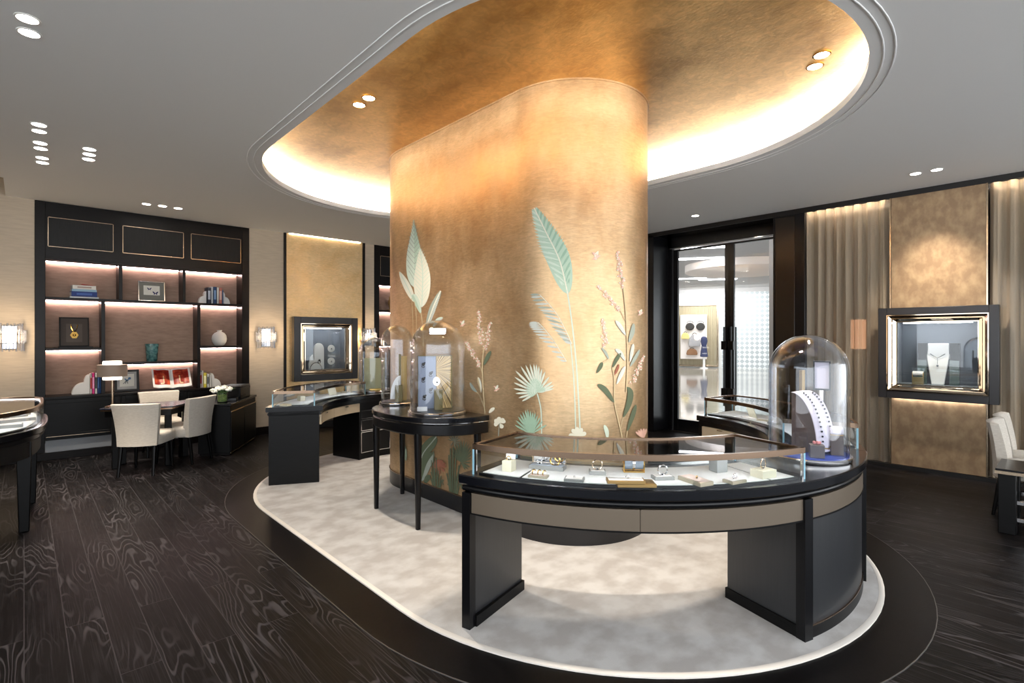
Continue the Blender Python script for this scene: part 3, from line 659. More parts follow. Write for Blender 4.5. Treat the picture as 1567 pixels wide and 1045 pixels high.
for (px,d,e) in ((1100,14,40),(1100,22,60),(1070,27.3,80),(1140,26,55)):
    a = ray(px); l = bpy.data.lights.new('outside_light','AREA'); l.energy = e; l.size = 2.4; l.color = (1,.98,.96); o = bpy.data.objects.new('outside_light', l); COL.objects.link(o); o.location = (a[0]*d, a[1]*d, 3.95)
    if d > 25: o.rotation_euler = (R(35),0,frz)

M['gold_soft'] = mat('satin_gold', (160,132,84), .4, metal=.8)
# ================================================================== DISPLAY COUNTERS
ZT = .855          # counter top surface
ZB = .868          # top of the velvet boards in the vitrines
FZ = .016          # carpet surface
CEN, CEF = (CXC, CN), (CXC, CF)
def drawer_line(g, c, r, a0, a1, z0, z1, w=.007):
    """thin metal outline standing proud of a curved drawer front"""
    da = math.degrees(w/r)
    g.arc(c, r-.004, r+.002, a0, a1, z0, z0+w); g.arc(c, r-.004, r+.002, a0, a1, z1-w, z1); g.arc(c, r-.004, r+.002, a0, a0+da, z0, z1); g.arc(c, r-.004, r+.002, a1-da, a1, z0, z1)
def counter_top(t, c, a0, a1):
    g = G(); g.arc_prof(c, [(1.25,.805),(1.25,.85),(1.256,.855),(1.824,.855),(1.83,.849),(1.83,.81),(1.822,.802),(1.26,.802)], a0, a1); g.build('counter_top', M['lacquer_top'], t, smooth=30)
    g = G(); g.arc_prof(c, [(1.275,.758),(1.275,.80),(1.79,.80),(1.808,.793),(1.814,.779),(1.808,.765),(1.79,.758)], a0+.3, a1-.3); g.build('rail', M['lacquer'], t, smooth=50)
    g = G(); g.arc(c, 1.30, 1.785, a0+.6, a1-.6, .66, .757); g.build('apron', M['black_wood'], t)
# ---- front counter
t = thing('display_counter', 'long curved black counter in front, taupe band under its top and an open knee space', 'display counter', (*pol(CEN,1.55,239),FZ)); FRONT = t
counter_top(t, CEN, 192.4, 287)
for a0,a1 in ((194.6,223.2),(223.3,252.3),(254.4,284.8)):
    g = G(); g.arc(CEN, 1.775, 1.806, a0, a1, .650, .757, 2); g.build('front_panel', M['tan'], t, smooth=30, label='taupe satin band panel')
g = G(); g.arc(CEN, 1.772, 1.809, 194.6, 284.8, .642, .650, 2); g.build('band_bead', M['black_wood'], t)
g = G(); g.arc(CEN, 1.765, 1.818, 192.8, 194.5, FZ, .757); g.build('post', M['lacquer'], t)
g = G(); g.arc(CEN, 1.27, 1.765, 193.0, 194.2, FZ, .757); p = g.build('end_panel', M['satin_black'], t)
g = G(); g.arc(CEN, 1.262, 1.77, 192.8, 194.9, FZ, .075); g.build('panel_plinth', M['black_wood'], p)
g = G(); g.arc(CEN, 1.30, 1.80, 252.8, 284.9, FZ, .650, 1.5); p = g.build('pedestal', M['satin_black'], t)
g = G(); g.arc(CEN, 1.29, 1.807, 252.4, 285.2, FZ, .078, 1.5); g.build('pedestal_plinth', M['black_wood'], p)
g = G(); g.arc(CEN, 1.79, 1.808, 253.5, 284.9, .078, .083, 1.5); g.build('plinth_bead', M['bronze'], p, label='thin bronze line over the plinth')
g = G(); g.arc(CEN, 1.765, 1.818, 252.3, 254.3, FZ, .757); g.build('post', M['lacquer'], t)
g = G(); g.arc(CEN, 1.785, 1.825, 285.4, 286.7, FZ, .757); g.build('post', M['lacquer'], t)
# ---- right counter, seen from its inner side
t = thing('display_counter', 'curved black counter by the glass doors, cream drawers on its inner side', 'display counter', (*pol(CEN,1.55,320),FZ))
counter_top(t, CEN, 287.2, 351.5)
for a0,a1 in ((290,309),(309.5,329),(329.5,349.3)):
    g = G(); g.arc(CEN, 1.268, 1.295, a0, a1, .645, .752, 2); d = g.build('drawer', M['cream'], t, label='cream drawer front'); g = G(); am = (a0+a1)/2
    g.arc(CEN, 1.255, 1.27, am-1.4, am+1.4, .738, .746); g.build('drawer_pull', M['steel'], d)
for a0,a1 in ((289,290.4),(349.6,351)):
    g = G(); g.arc(CEN, 1.27, 1.81, a0, a1, FZ, .757); g.build('end_panel', M['black_wood'], t)
g = G(); g.arc(CEN, 1.78, 1.80, 291, 350, .4, .757, 2); g.build('back_panel', M['black_wood'], t)
# ---- far left counter
t = thing('display_counter', 'curved black counter beyond the column by the left jewel window, with a solid end panel', 'display counter', (*pol(CEF,1.55,110),FZ))
counter_top(t, CEF, 62, 153.6)
g = G(); g.arc(CEF, 1.29, 1.80, 151.8, 153.3, FZ, .80); g.build('end_panel', M['black_wood'], t)
for a0,a1 in ((129,151.6),(106,128.6)):
    g = G(); g.arc(CEF, 1.27, 1.295, a0, a1, .645, .752, 2); d = g.build('drawer', M['cream'], t, label='cream drawer front'); am = (a0+a1)/2
    g = G(); g.arc(CEF, 1.252, 1.272, am-1.4, am+1.4, .735, .745); g.build('drawer_pull', M['steel'], d)
g = G(); g.arc(CEF, 1.775, 1.80, 106, 151.6, .50, .757, 2); g.build('back_panel', M['tan'], t)
g = G(); g.arc(CEF, 1.30, 1.81, 62.5, 105.2, FZ, .66, 2); ped = g.build('pedestal', M['black_wood'], t)
for a0,a1 in ((84.4,104.2),(64,83.6)):
    for z0,z1 in ((.10,.37),(.385,.525),(.54,.65)):
        g = G(); g.arc(CEF, 1.29, 1.302, a0, a1, z0, z1, 2); d = g.build('drawer', M['lacquer'], t)
        g = G(); drawer_line(g, CEF, 1.29, a0, a1, z0, z1); g.build('drawer_outline', M['steel'], d)
        am = (a0+a1)/2; g = G(); g.arc(CEF, 1.268, 1.29, am-1.5, am+1.5, z1-.02, z1-.008); g.build('drawer_pull', M['steel'], d)
g = G(); g.arc(CEF, 1.29, 1.31, 104.3, 105.6, FZ, .757); g.build('post', M['black_wood'], t)

# ---- glass vitrines on the counters
def vitrine(c, r0, r1, a0, a1, label, z0=ZT, z1=1.022, seams=(), led=1):
    t = thing('glass_vitrine', label, 'glass vitrine', (*pol(c,(r0+r1)/2,(a0+a1)/2),z0))
    w, h = .020, .030; dm = lambda l, r: math.degrees(l/r)
    g = G(); g.arc(c, r0+.02, r1-.018, a0+1, a1-1, z0, ZB-.003, 2); b = g.build('base_board', M['black_wood'], t)
    cuts = [a0+1.6]+list(seams)+[a1-1.6]
    for k in range(len(cuts)-1):
        g = G(); g.arc(c, r0+.075, r1-.03, cuts[k]+(.25 if k else 0), cuts[k+1]-(.25 if k < len(cuts)-2 else 0), ZB-.003, ZB, 2); g.build('velvet_board', M['board'], t, label='pale velvet board')
    for r,nm in ((r1,'rail_outer'),(r0,'rail_inner')):
        s = -1 if r == r1 else 1
        g = G(); g.arc(c, min(r,r+s*w), max(r,r+s*w), a0, a1, z1-h, z1, 2); rl = g.build('rail', M['bronze'], t, smooth=30)
        q = r+s*(w+.002)
        if (r == r1) == (led == 1):
            g = G(); g.arc(c, q-.002, q+.002, a0+2, a1-2, z1-h+.006, z1-.014, 2); g.build('led_strip', M['led_cool'], rl, label='thin light strip under the rail')
        g = G(); g.arc(c, r+s*.004-.003, r+s*.004+.003, a0+.2, a1-.2, z0, z1-h, 2); g.build('glass_pane', M['glass'], t, smooth=60)
    for a,s in ((a0,1),(a1,-1)):
        e = dm(w, 1.55)*s; g = G(); g.arc(c, r0, r1, min(a,a+e), max(a,a+e), z1-h, z1); g.build('rail', M['bronze'], t)
        e = dm(.005, 1.55)*s; g = G(); g.arc(c, r0+.01, r1-.01, min(a,a+e), max(a,a+e), z0, z1-h); g.build('glass_pane', M['glass'], t, smooth=0)
        for r,q in ((r1,-1),(r0,1)):
            e2 = dm(.013, r)*s; g = G(); g.arc(c, min(r,r+q*.012), max(r,r+q*.012), min(a,a+e2), max(a,a+e2), z0, z1-h); g.build('post', M['edge_glass'], t, label='pale blue glass edge')
            g = G(); g.arc(c, min(r,r+q*.010), max(r,r+q*.010), min(a+e2,a+2*e2), max(a+e2,a+2*e2), z0, z1-h); g.build('post', M['steel'], t)
    g = G(); g.arc(c, r0+.012, r1-.012, a0+.4, a1-.4, z1-.012, z1-.007, 2); g.build('top_glass', M['top_glass'], t, smooth=0)
    return t
vitrine(CEN, 1.335, 1.79, 194.4, 253.6, 'long bronze railed glass vitrine on the front counter, holding trays of jewels', seams=(203.5,246.5))
vitrine(CEN, 1.335, 1.79, 289.2, 350.4, 'glass vitrine on the counter by the doors, partly behind the large glass dome', seams=(300,340), led=0)
vitrine(CEF, 1.335, 1.77, 99.5, 152.6, 'glass vitrine on the counter below the left jewel window', seams=(112,142), led=0)

# ---- counter at the left edge
PO = [(-2.6,5.25),(-.75,5.27),(-.30,5.40),(-.06,5.62),(.08,5.86),(.145,6.2),(.165,6.6),(.15,6.94),(.05,7.08),(-.2,7.18),(-.8,7.25),(-2.6,7.25)]
def smooth_poly(P, n=60):
    return spline(P, n)
def inset(P, d):
    nn = normals(P); return [(p[0]-k[1]*0-k[0]*-d*1, p[1]+k[1]*d) if False else (p[0]+k[0]*d, p[1]+k[1]*d) for p,k in zip(P,nn)]
OUT = smooth_poly(PO)
t = thing('display_counter', 'black counter with rounded end at the left edge of the photo', 'display counter', (-.6,6.25,0))
g = G(); g.prism(OUT, .80, ZT); g.build('counter_top', M['lacquer_top'], t, bevel=.006)
g = G(); g.prism(inset(OUT,.02), .755, .797); g.build('rail', M['lacquer'], t, bevel=.008)
g = G(); ap = inset(OUT,.05); g.sweep(ap, [(0,.62),(0,.755),(-.02,.755),(-.02,.62)], closed=False); g.build('apron', M['door_panel'], t)
for x,y in ((.0,5.93),(.05,6.9),(-1.6,5.36),(-1.6,7.1)):
    g = G(); g.loft([[(x+sx*w,y+sy*w,z) for sx,sy in ((-1,-1),(1,-1),(1,1),(-1,1))] for z,w in ((0,.034),(.757,.05))]); g.build('leg', M['black_wood'], t, bevel=.008)
lv = thing('glass_vitrine', 'glass vitrine with rounded end on the counter at the left edge', 'glass vitrine', (-.6,6.25,ZT))
VI = inset(OUT,.03)
g = G(); g.prism(inset(OUT,.05), ZT, ZB-.003); g.build('base_board', M['black_wood'], lv)
g = G(); g.prism(inset(OUT,.08), ZB-.003, ZB); g.build('velvet_board', M['board'], lv, label='pale velvet board')
g = G(); g.sweep(VI, [(0,.986),(0,1.02),(-.022,1.02),(-.022,.986)], closed=False); rl = g.build('rail', M['bronze'], lv, smooth=40)
g = G(); g.sweep(inset(VI,.012), [(-.015,.992),(-.012,.992),(-.012,1.004),(-.015,1.004)], closed=False); g.build('led_strip', M['led_cool'], rl)
g = G(); g.sweep(inset(VI,.004), [(-.003,ZT),(.003,ZT),(.003,.986),(-.003,.986)], closed=False); g.build('glass_pane', M['glass'], lv, smooth=60)
g = G(); g.prism(inset(VI,.02), 1.008, 1.013); g.build('top_glass', M['top_glass'], lv, smooth=0)

# ================================================================== ROUND-FRONT TABLE against the column
def half_super(cx, cy, a, b, n, k=40):
    pts = []
    for i in range(k+1):
        t = math.pi*i/k; c, s = math.cos(t), math.sin(t)
        pts.append((cx - a*abs(s)**(2/n), cy + b*(1 if c>0 else -1)*abs(c)**(2/n)))
    return pts
TZ = .945
t = thing('console_table', 'black half-oval table on slim legs against the column, holding two glass domes', 'console table', (2.6,4.1,FZ))
TP = half_super(KX-KR-.005, 4.08, .60, .68, 2.35)
g = G(); g.prism(TP, .90, TZ); g.build('table_top', M['lacquer_top'], t, bevel=.007, segs=3)
g = G(); g.prism(half_super(KX-KR-.005, 4.08, .578, .658, 2.35), .89, .90); g.build('shadow_bead', M['steel'], t)
g = G(); g.prism(half_super(KX-KR-.005, 4.08, .59, .67, 2.35), .795, .89); g.build('apron', M['lacquer'], t, bevel=.012, segs=3)
for x,y in ((2.40,4.44),(2.39,3.72),(2.82,4.68),(2.82,3.47)):
    g = G(); g.loft([[(x+q[0],y+q[1],z) for q in rrect(w,w,w*.3,3)] for z,w in ((FZ,.036),(.81,.056))]); g.build('leg', M['lacquer'], t)

# ================================================================== GLASS DOMES
def dome(x, y, z, r, h, label, base=None, rz=0):
    t = thing('glass_dome', label, 'glass dome', (x,y,z))
    g = G(); g.lathe((x,y,z), [(r+.016,0),(r+.018,.004),(r+.018,.024),(r+.012,.030)], 56); g.build('base_ring', M['steel'], t)
    g = G(); g.lathe((x,y,z), [(r-.002,.028),(r-.002,.034)], 56); g.build('base_plate', base or M['plinth'], t)
    for k,dr in enumerate((0,.010)):
        q = r-dr; hc = h-r
        prof = [(q,.031),(q,hc*.5),(q,hc)]+[(q*math.cos(R(a)), hc+q*math.sin(R(a))) for a in range(6,90,6)]+[(.002,hc+q)]
        g = G(); g.lathe((x,y,z), prof, 64, cap=False); g.build('glass_shell', M['dome'], t, smooth=180)
    return t
def place(px, py, z): return on_z(px, py, z)
D1 = (2.64,3.80); D2 = (2.70,4.58); D3 = pol(CEF,1.53,89); D4 = pol(CEN,1.55,272.2)
dome(*D1, TZ, .236, .81, 'large glass dome on the half-oval table over a blue and gold jewel panel')
dome(*D2, TZ, .154, .78, 'narrower glass dome on the half-oval table, behind the larger one')
dome(*D3, ZT, .215, .75, 'glass dome on the far counter with a pale yellow panel inside')
M['blue_base'] = mat('blue_base_cloth', (40,70,170), .6)
dome(*D4, ZT, .222, .765, 'tall glass dome on the right end of the front counter, over a necklace stand', base=M['blue_base'])

M['ink_blue'] = mat('blue_grey_panel', (158,166,186), .5)
def burst():
    m = bpy.data.materials.new('sunburst_gold'); m.use_nodes = True; nt = m.node_tree; N = nt.nodes.new; L = nt.links.new; b = nt.nodes['Principled BSDF']
    tc = N('ShaderNodeTexCoord'); mp = N('ShaderNodeMapping'); mp.inputs['Location'].default_value = (.02,0,-.34); L(tc.outputs['Object'], mp.inputs[0])
    sx = N('ShaderNodeSeparateXYZ'); L(mp.outputs[0], sx.inputs[0]); at = N('ShaderNodeMath'); at.operation = 'ARCTAN2'; L(sx.outputs[2], at.inputs[0]); L(sx.outputs[0], at.inputs[1])
    n = N('ShaderNodeTexNoise'); n.noise_dimensions = '1D'; n.inputs['Scale'].default_value = 14; n.inputs['Detail'].default_value = 3; L(at.outputs[0], n.inputs['W'])
    cr = N('ShaderNodeValToRGB'); cr.color_ramp.elements[0].position = .35; cr.color_ramp.elements[1].position = .62; cr.color_ramp.elements[0].color = lin((96,76,48))+(1,); cr.color_ramp.elements[1].color = lin((200,166,110))+(1,)
    L(n.outputs[0], cr.inputs[0]); L(cr.outputs[0], b.inputs['Base Color']); b.inputs['Metallic'].default_value = .7; b.inputs['Roughness'].default_value = .35; return m
M['burst'] = burst()
M['olive'] = mat('olive_gold_block', (112,98,58), .4, metal=.4)
M['dark_gem'] = mat('dark_jewel', (34,34,40), .15, coat=.5)
VIEW = lambda p: math.atan2(-p[0], p[1])       # rotation that turns local -y towards the photographer at the origin
def jewel(g, x, y, z, r=.012): g.sphere((x,y,z), r, 8, 5, (1,.7,1)); g.tube([(x+r*1.3*math.cos(k*math.pi/6),y+.006,z-r*1.2+r*1.3*math.sin(k*math.pi/6)) for k in range(12)], r*.25, 5, closed=True)
# dome one: two-tone panel with clipped rings
rz = VIEW(D1)+R(4); t = thing('jewel_display', 'tall two-tone panel, blue-grey and sunburst gold, inside the nearer dome on the half-oval table', 'jewel panel', (D1[0]+.03,D1[1]+.07,TZ+.034), rz)
g = G(); g.box(-.155,-.012,0,.0,.012,.46); b = g.build('blue_panel', M['ink_blue'], t, local=True, bevel=.002)
g = G(); g.box(.003,-.012,0,.135,.012,.46); g.build('gold_panel', M['burst'], t, local=True, bevel=.002)
g = G(); g.box(-.159,-.016,0,-.155,.016,.463); g.box(.135,-.016,0,.145,.016,.463); g.box(-.159,-.016,.46,.145,.016,.465); g.build('panel_edge', M['olive'], t, local=True)
for u,z in ((-.11,.39),(-.045,.31),(-.11,.26),(-.045,.165),(-.10,.105)):
    o = thing('jewel_ring', ['dark jewelled ring clipped highest on the blue panel','dark jewelled ring second from the top on the blue panel','dark jewelled ring at mid height, left on the blue panel','dark jewelled ring clipped low, right on the blue panel','dark jewelled ring clipped lowest on the blue panel'][[.39,.31,.26,.165,.105].index(z)], 'ring', MW[t.name] @ Vector((u,-.013,z-.02)), rz, 'rings clipped to the blue panel')
    g = G(); g.sphere((0,-.012,.02),.015,10,6,(1,.8,1)); g.sphere((.012,-.01,.032),.008,8,5); g.build('gem', M['dark_gem'], o, local=True)
    g = G(); g.tube([(.014*math.cos(k*math.pi/7),-.008,.006+.014*math.sin(k*math.pi/7)) for k in range(14)], .003, 5, closed=True); g.build('band', M['steel'], o, local=True)
mw = MW[t.name]
o = thing('display_block', 'olive block with a white disc above it, inside the larger table dome', 'display block', mw @ Vector((.015,-.10,0)), rz)
g = G(); g.box(-.036,-.03,0,.036,.03,.175); g.build('block', M['olive'], o, local=True, bevel=.002)
g = G(); g.loft([[(r*.030*math.cos(k*math.pi/12)-.015,y,.245+r*.038*math.sin(k*math.pi/12)) for k in range(24)] for r,y in ((1,-.006),(1,0))]); d = g.build('disc', emission('glowing_disc', (250,248,244), 1.1), o, local=True, label='white disc')  # disc is no lamp; it glows so that it reads bright white
g = G(); g.sphere((-.012,-.012,.238),.010,8,6); g.build('gem', M['dark_gem'], d, local=True)
g = G(); g.tube([(-.015,.0,.175),(-.015,.0,.21)],.004,6); g.build('stem', M['steel'], o, local=True)
o = thing('name_card', 'small pale card standing at the front of the nearer dome on the half-oval table', 'card', mw @ Vector((-.125,-.165,0)), rz+R(-4)); g = G(); g.obox((0,0,.018),(.085,.004,.036),0,R(-12)); g.build('card', M['white'], o, local=True)
o = thing('spot_lamp', 'small metal lamp under the crown of the nearer dome on the half-oval table', 'lamp', (D1[0],D1[1],TZ+.69), rz)
g = G(); g.obox((0,0,.03),(.15,.07,.05)); h = g.build('housing', M['steel'], o, local=True, bevel=.006); g = G(); g.obox((0,0,.003),(.13,.05,.004)); g.build('lens', M['led_cool'], o, local=True)
# dome two
rz = VIEW(D2); t = thing('jewel_display', 'slim gold backed panel inside the narrower dome on the half-oval table', 'jewel panel', (D2[0]+.03,D2[1]+.03,TZ+.034), rz)
g = G(); g.box(.03,-.01,0,.085,.01,.44); g.build('gold_panel', M['gold_soft'], t, local=True); g = G(); g.box(.005,-.015,0,.026,.01,.46); g.build('dark_edge', M['olive'], t, local=True)
g = G(); n = 14; pts = [(.03-.10*math.cos(R(90*i/n))**1.0, .02+.23*math.sin(R(90*i/n))) for i in range(n+1)]+[(.03,.02)]
o = thing('fan_stand', 'white quarter-round stand inside the narrower dome on the half-oval table', 'jewel stand', (D2[0],D2[1]-.01,TZ+.034), rz)
g.loft([[(x,y,z) for x,z in pts] for y in (-.012,.0)]); g.build('fan', M['white'], o, local=True)
o = thing('display_block', 'olive block inside the narrower dome on the half-oval table', 'display block', (D2[0]-.025,D2[1]-.075,TZ+.034), rz)
g = G(); g.box(-.036,-.03,0,.036,.03,.16); g.build('block', M['olive'], o, local=True, bevel=.002); g = G(); g.lathe((-.01,0,.16),[(.012,0),(.009,.03),(.003,.045)],10); g.build('jewel', M['white'], o, local=True)
# dome three
rz = VIEW(D3); o = thing('jewel_display', 'plain pale yellow panel inside the dome on the far counter', 'jewel panel', (D3[0],D3[1]+.03,ZT+.034), rz)
g = G(); g.box(-.125,-.012,0,.15,.012,.43); g.build('panel', mat('pale_yellow_panel',(226,220,168),.6), o, local=True, bevel=.003)
g = G(); g.box(-.05,-.10,0,.14,-.03,.014); g.build('foot_tray', M['gold'], o, local=True)
# dome four: necklace stand and its companions
M['taupe_side'] = mat('taupe_suede', (92,78,74), .8); M['lilac'] = mat('lilac_white_suede', (224,214,226), .7)
rz = VIEW(D4)-R(32); t = thing('necklace_stand', 'curved necklace stand with white band and dark sides, inside the right dome', 'necklace stand', (D4[0]-.01,D4[1],ZT+.034), rz)
n = 18; prof = [(.10*math.sin(R(95*i/n))**.9*1.0-.085+.03, .41-.41*(1-math.cos(R(95*i/n)))) for i in range(n+1)]
arcp = [(-.085+.165*math.sin(R(92*i/n)), .02+.345*math.cos(R(92*i/n))) for i in range(n+1)]
g = G(); body = arcp+[(-.085,.0)]
g.loft([[(x,y,z) for x,z in body] for y in (-.03,.10)]); g.build('suede_body', M['taupe_side'], t, local=True)
g = G(); g.loft([[(x,-.036,z),(x*1.0+.004,-.036,z+.004),(x+.028,.02,z+.012),(x+.030,.10,z+.010),(x,.10,z)] for x,z in arcp]); bd = g.build('white_band', M['lilac'], t, local=True, label='lilac white band')
nk = thing('necklace', 'dark jewelled necklace draped down the white band in the right dome', 'necklace', mw @ Vector((0,0,0)) if False else (D4[0]-.01,D4[1],ZT+.034), rz)
g = G()
for i in range(3, n): 
    x, z = arcp[i]; 
    for y,dx in ((-.005,.018),(.06,.034)): g.sphere((x+dx+.004,y,z+.013),.0065,6,4)
g.build('stones', M['dark_gem'], nk, local=True)
g = G(); x,z = arcp[-2]
g.tube([(x+.034,.06,z+.02),(x+.04,.02,z+.0),(x+.03,-.03,z+.01)],.004,5); g.build('clasp', M['gold'], nk, local=True)
g = G(); g.box(-.125,.11,0,-.105,.14,.50); g.build('gold_upright', M['gold_soft'], t, local=True)
o = thing('jewel_box', 'black framed upright jewel box inside the right dome', 'jewel box', MW[t.name] @ Vector((.0,.145,0)), VIEW(D4))
g = G(); wall_holes(g,'y',-.03,-.01,-.045,.05,.38,.565,[(-.037,.042,.39,.557)]); g.build('box_frame', M['lacquer'], o, local=True); g = G(); g.box(-.045,-.01,.38,.05,.0,.565); g.build('box_back', M['lilac'], o, local=True)
g = G(); g.box(-.01,-.02,0,.01,0,.38); g.build('stem', M['steel'], o, local=True)
o = thing('display_block', 'small grey cube with a pink flower jewel, at the front inside the right dome', 'display block', (D4[0],D4[1],ZT+.034) if False else Matrix.Translation((D4[0],D4[1],ZT+.034)) @ Matrix.Rotation(VIEW(D4),4,'Z') @ Vector((.045,-.14,0)), VIEW(D4)+R(8))
g = G(); g.box(-.038,-.033,0,.038,.033,.075); g.build('cube', mat('taupe_cube',(112,104,104),.7), o, local=True, bevel=.002)
g = G()
for k in range(5): a = k*1.2566; g.sphere((.016*math.cos(a),.012*math.sin(a),.086),.009,7,5)
g.build('flower', mat('coral_pink',(232,150,150),.4), o, local=True)
o = thing('display_block', 'taller grey block behind the flower cube, inside the right dome', 'display block', Matrix.Translation((D4[0],D4[1],ZT+.034)) @ Matrix.Rotation(VIEW(D4),4,'Z') @ Vector((.15,-.0,0)), VIEW(D4)+R(8))
g = G(); g.box(-.034,-.034,0,.034,.034,.12); g.build('cube', M['taupe_side'], o, local=True, bevel=.002); g = G(); g.box(-.034,-.034,.124,.034,.034,.17); g.build('cushion', M['lilac'], o, local=True, bevel=.01); g = G(); g.box(-.035,-.035,.12,.035,.035,.124); g.build('gold_line', M['gold'], o, local=True)

# ================================================================== JEWELS in the vitrines
M['tray_rim'] = mat('champagne_leather', (176,166,144), .5, metal=.2); M['grey_rim'] = mat('grey_leather_rim', (142,142,138), .5); M['pad_white'] = mat('white_suede', (238,234,228), .9); M['pad_pink'] = mat('blush_suede', (224,204,192), .9)
M['pad_blue'] = mat('pale_blue_suede', (186,196,208), .9); M['cream_box'] = mat('cream_box_leather', (208,202,178), .6); M['grey_box'] = mat('grey_box_leather', (146,148,146), .6)
def ringo(g, x, y, z, r, w, ax=0., tilt=0.):
    g.tube([(x+r*math.cos(k*math.pi/12)*math.cos(ax), y+r*math.cos(k*math.pi/12)*math.sin(ax)+tilt*r*math.sin(k*math.pi/12), z+r+r*math.sin(k*math.pi/12)) for k in range(24)], w, 6, closed=True)
def tray(px, py, label, w, d, h, rim, pad, turn=0., z=ZB, group='jewel trays in the front vitrine', c=CEN, name='jewel_tray', cat='jewel tray'):
    x, y = on_z(px, py, z); a = math.degrees(math.atan2(y-c[1], x-c[0])) ; rz = R(a+90)+turn
    o = thing(name, label, cat, (x,y,z), rz, group)
    g = G(); g.box(-w/2,-d/2,0,w/2,d/2,h); g.build('tray_base', rim, o, local=True, bevel=.0015)
    g = G(); g.box(-w/2+.008,-d/2+.008,h,w/2-.008,d/2-.008,h+.0025); g.build('pad', pad, o, local=True, bevel=.001)
    return o
def addring(o, m, x, y, z, r, w, ax=0., gem=None, name='jewel'):
    g = G(); ringo(g, x, y, z, r, w, ax); q = g.build(name, m, o, local=True)
    if gem: g = G(); g.sphere((x,y,z+.003), gem, 8, 6); g.build('gem', M['dark_gem'], q, local=True)
o = tray(779,720,'cream ring box with its white lid upright, leftmost in the front vitrine',.058,.058,.058,M['cream_box'],M['cream_box'])
g = G(); g.obox((0,.024,.092),(.056,.008,.062),0,R(-8)); g.build('lid', M['pad_white'], o, local=True, bevel=.001); addring(o,M['gold'],0,-.004,.056,.012,.0025,.2,.006)
g = G(); g.sphere((0,.014,.098),.006,7,5); g.build('gem', M['dark_gem'], o, local=True)
o = tray(838,717,'wide blue-grey tray with an upright metal frame, a small ring and a gold bangle',.20,.075,.022,M['grey_rim'],M['pad_blue'])
g = G(); wall_holes(g,'y',.030,.036,-.1,.1,.02,.13,[(-.094,.094,.026,.124)]); g.build('frame', M['champagne'], o, local=True); g = G(); g.box(-.094,.034,.026,.094,.0365,.10); g.build('mirror', M['steel'], o, local=True)
addring(o,M['steel'],-.045,-.005,.024,.012,.0025,.3,.005); addring(o,M['gold'],.045,-.005,.024,.027,.005,.15,.006,'bangle')
o = tray(824,730,'small pale tray with three slim bracelets over bars, below the framed tray',.10,.055,.012,M['tray_rim'],M['pad_pink'])
for u in (-.025,.005,.032):
    addring(o,M['gold'],u,0,.010,.014,.0028,R(70))
g = G(); g.obox((0,0,.024),(.085,.02,.016)); g.build('bar', M['pad_white'], o, local=True, bevel=.006)
o = tray(879,735,'flat white pad in a grey tray with one tiny pendant',.10,.07,.014,M['grey_rim'],M['pad_white']); addring(o,M['steel'],0,-.01,.015,.005,.0015)
o = tray(914,725,'pale pad with a gold bangle standing on it, left of the blue bracelet roll',.088,.065,.02,M['grey_rim'],M['pad_white'],.1); addring(o,M['champagne'],0,0,.022,.027,.0035,.15,.006,'bangle')
x,y = on_z(969,721,ZB); o = thing('bracelet_roll','blue-grey bracelet roll in a gold cradle, behind the gold stacked cases','bracelet roll',(x,y,ZB),R(math.degrees(math.atan2(y-CN,x-CXC))+90))
g = G(); g.loft([[(sx,.035*math.cos(k*math.pi/10),.047+.035*math.sin(k*math.pi/10)) for k in range(20)] for sx in (-.05,.05)]); g.build('roll', mat('blue_grey_suede',(126,136,146),.7), o, local=True)
g = G(); [g.box(s*.054-.003,-.03,0,s*.054+.003,.03,.082) for s in (-1,1)]; g.box(-.057,-.032,0,.057,.032,.008); g.build('cradle', M['gold'], o, local=True)
g = G(); g.loft([[(sx,.037*math.cos(k*math.pi/10),.047+.037*math.sin(k*math.pi/10)) for k in range(20)] for sx in (-.008,.006)]); g.build('bracelet', M['steel'], o, local=True)
o = tray(972,742,'gold flat case lying under the white topped case',.19,.10,.016,M['gold_soft'],M['gold_soft'],.05,name='flat_case',cat='case'); 
o2 = tray(957,738,'white topped gold case lying across the gold case, a small pendant on it',.185,.072,.016,M['gold_soft'],M['pad_white'],.05,z=ZB+.0195,name='flat_case',cat='case'); addring(o2,M['steel'],.01,.0,.018,.008,.002)
o = tray(1014,733,'pale pad with a jewelled silver bangle, right of the gold stacked cases',.105,.062,.018,M['grey_rim'],M['pad_white'],.1); addring(o,M['steel'],0,0,.02,.027,.004,.15,.007,'bangle')
o = tray(1064,738,'long blush pink tray with a brooch, set end-on',.085,.16,.02,M['tray_rim'],M['pad_pink'],.32); addring(o,M['gold'],0,-.01,.022,.007,.002,.3,.005)
x,y = on_z(1099,722,ZB); o = tray(1099,721,'grey cube box with a ring on its top',.070,.066,.068,M['grey_box'],M['grey_box'],.1); addring(o,M['gold'],0,0,.068,.010,.0025,.4,.006)
o = tray(1124,738,'low pale pad with a pair of earrings, right of the blush tray',.10,.066,.016,M['tray_rim'],M['pad_white'],.25); addring(o,M['steel'],-.008,0,.018,.012,.002,.5); addring(o,M['steel'],.012,.006,.018,.012,.002,1.4)
o = tray(1168,729,'champagne block with a plain bangle, rightmost in the front vitrine',.105,.08,.04,M['cream_box'],M['cream_box'],.12); addring(o,M['champagne'],0,0,.042,.026,.003,.2,.005,'bangle')
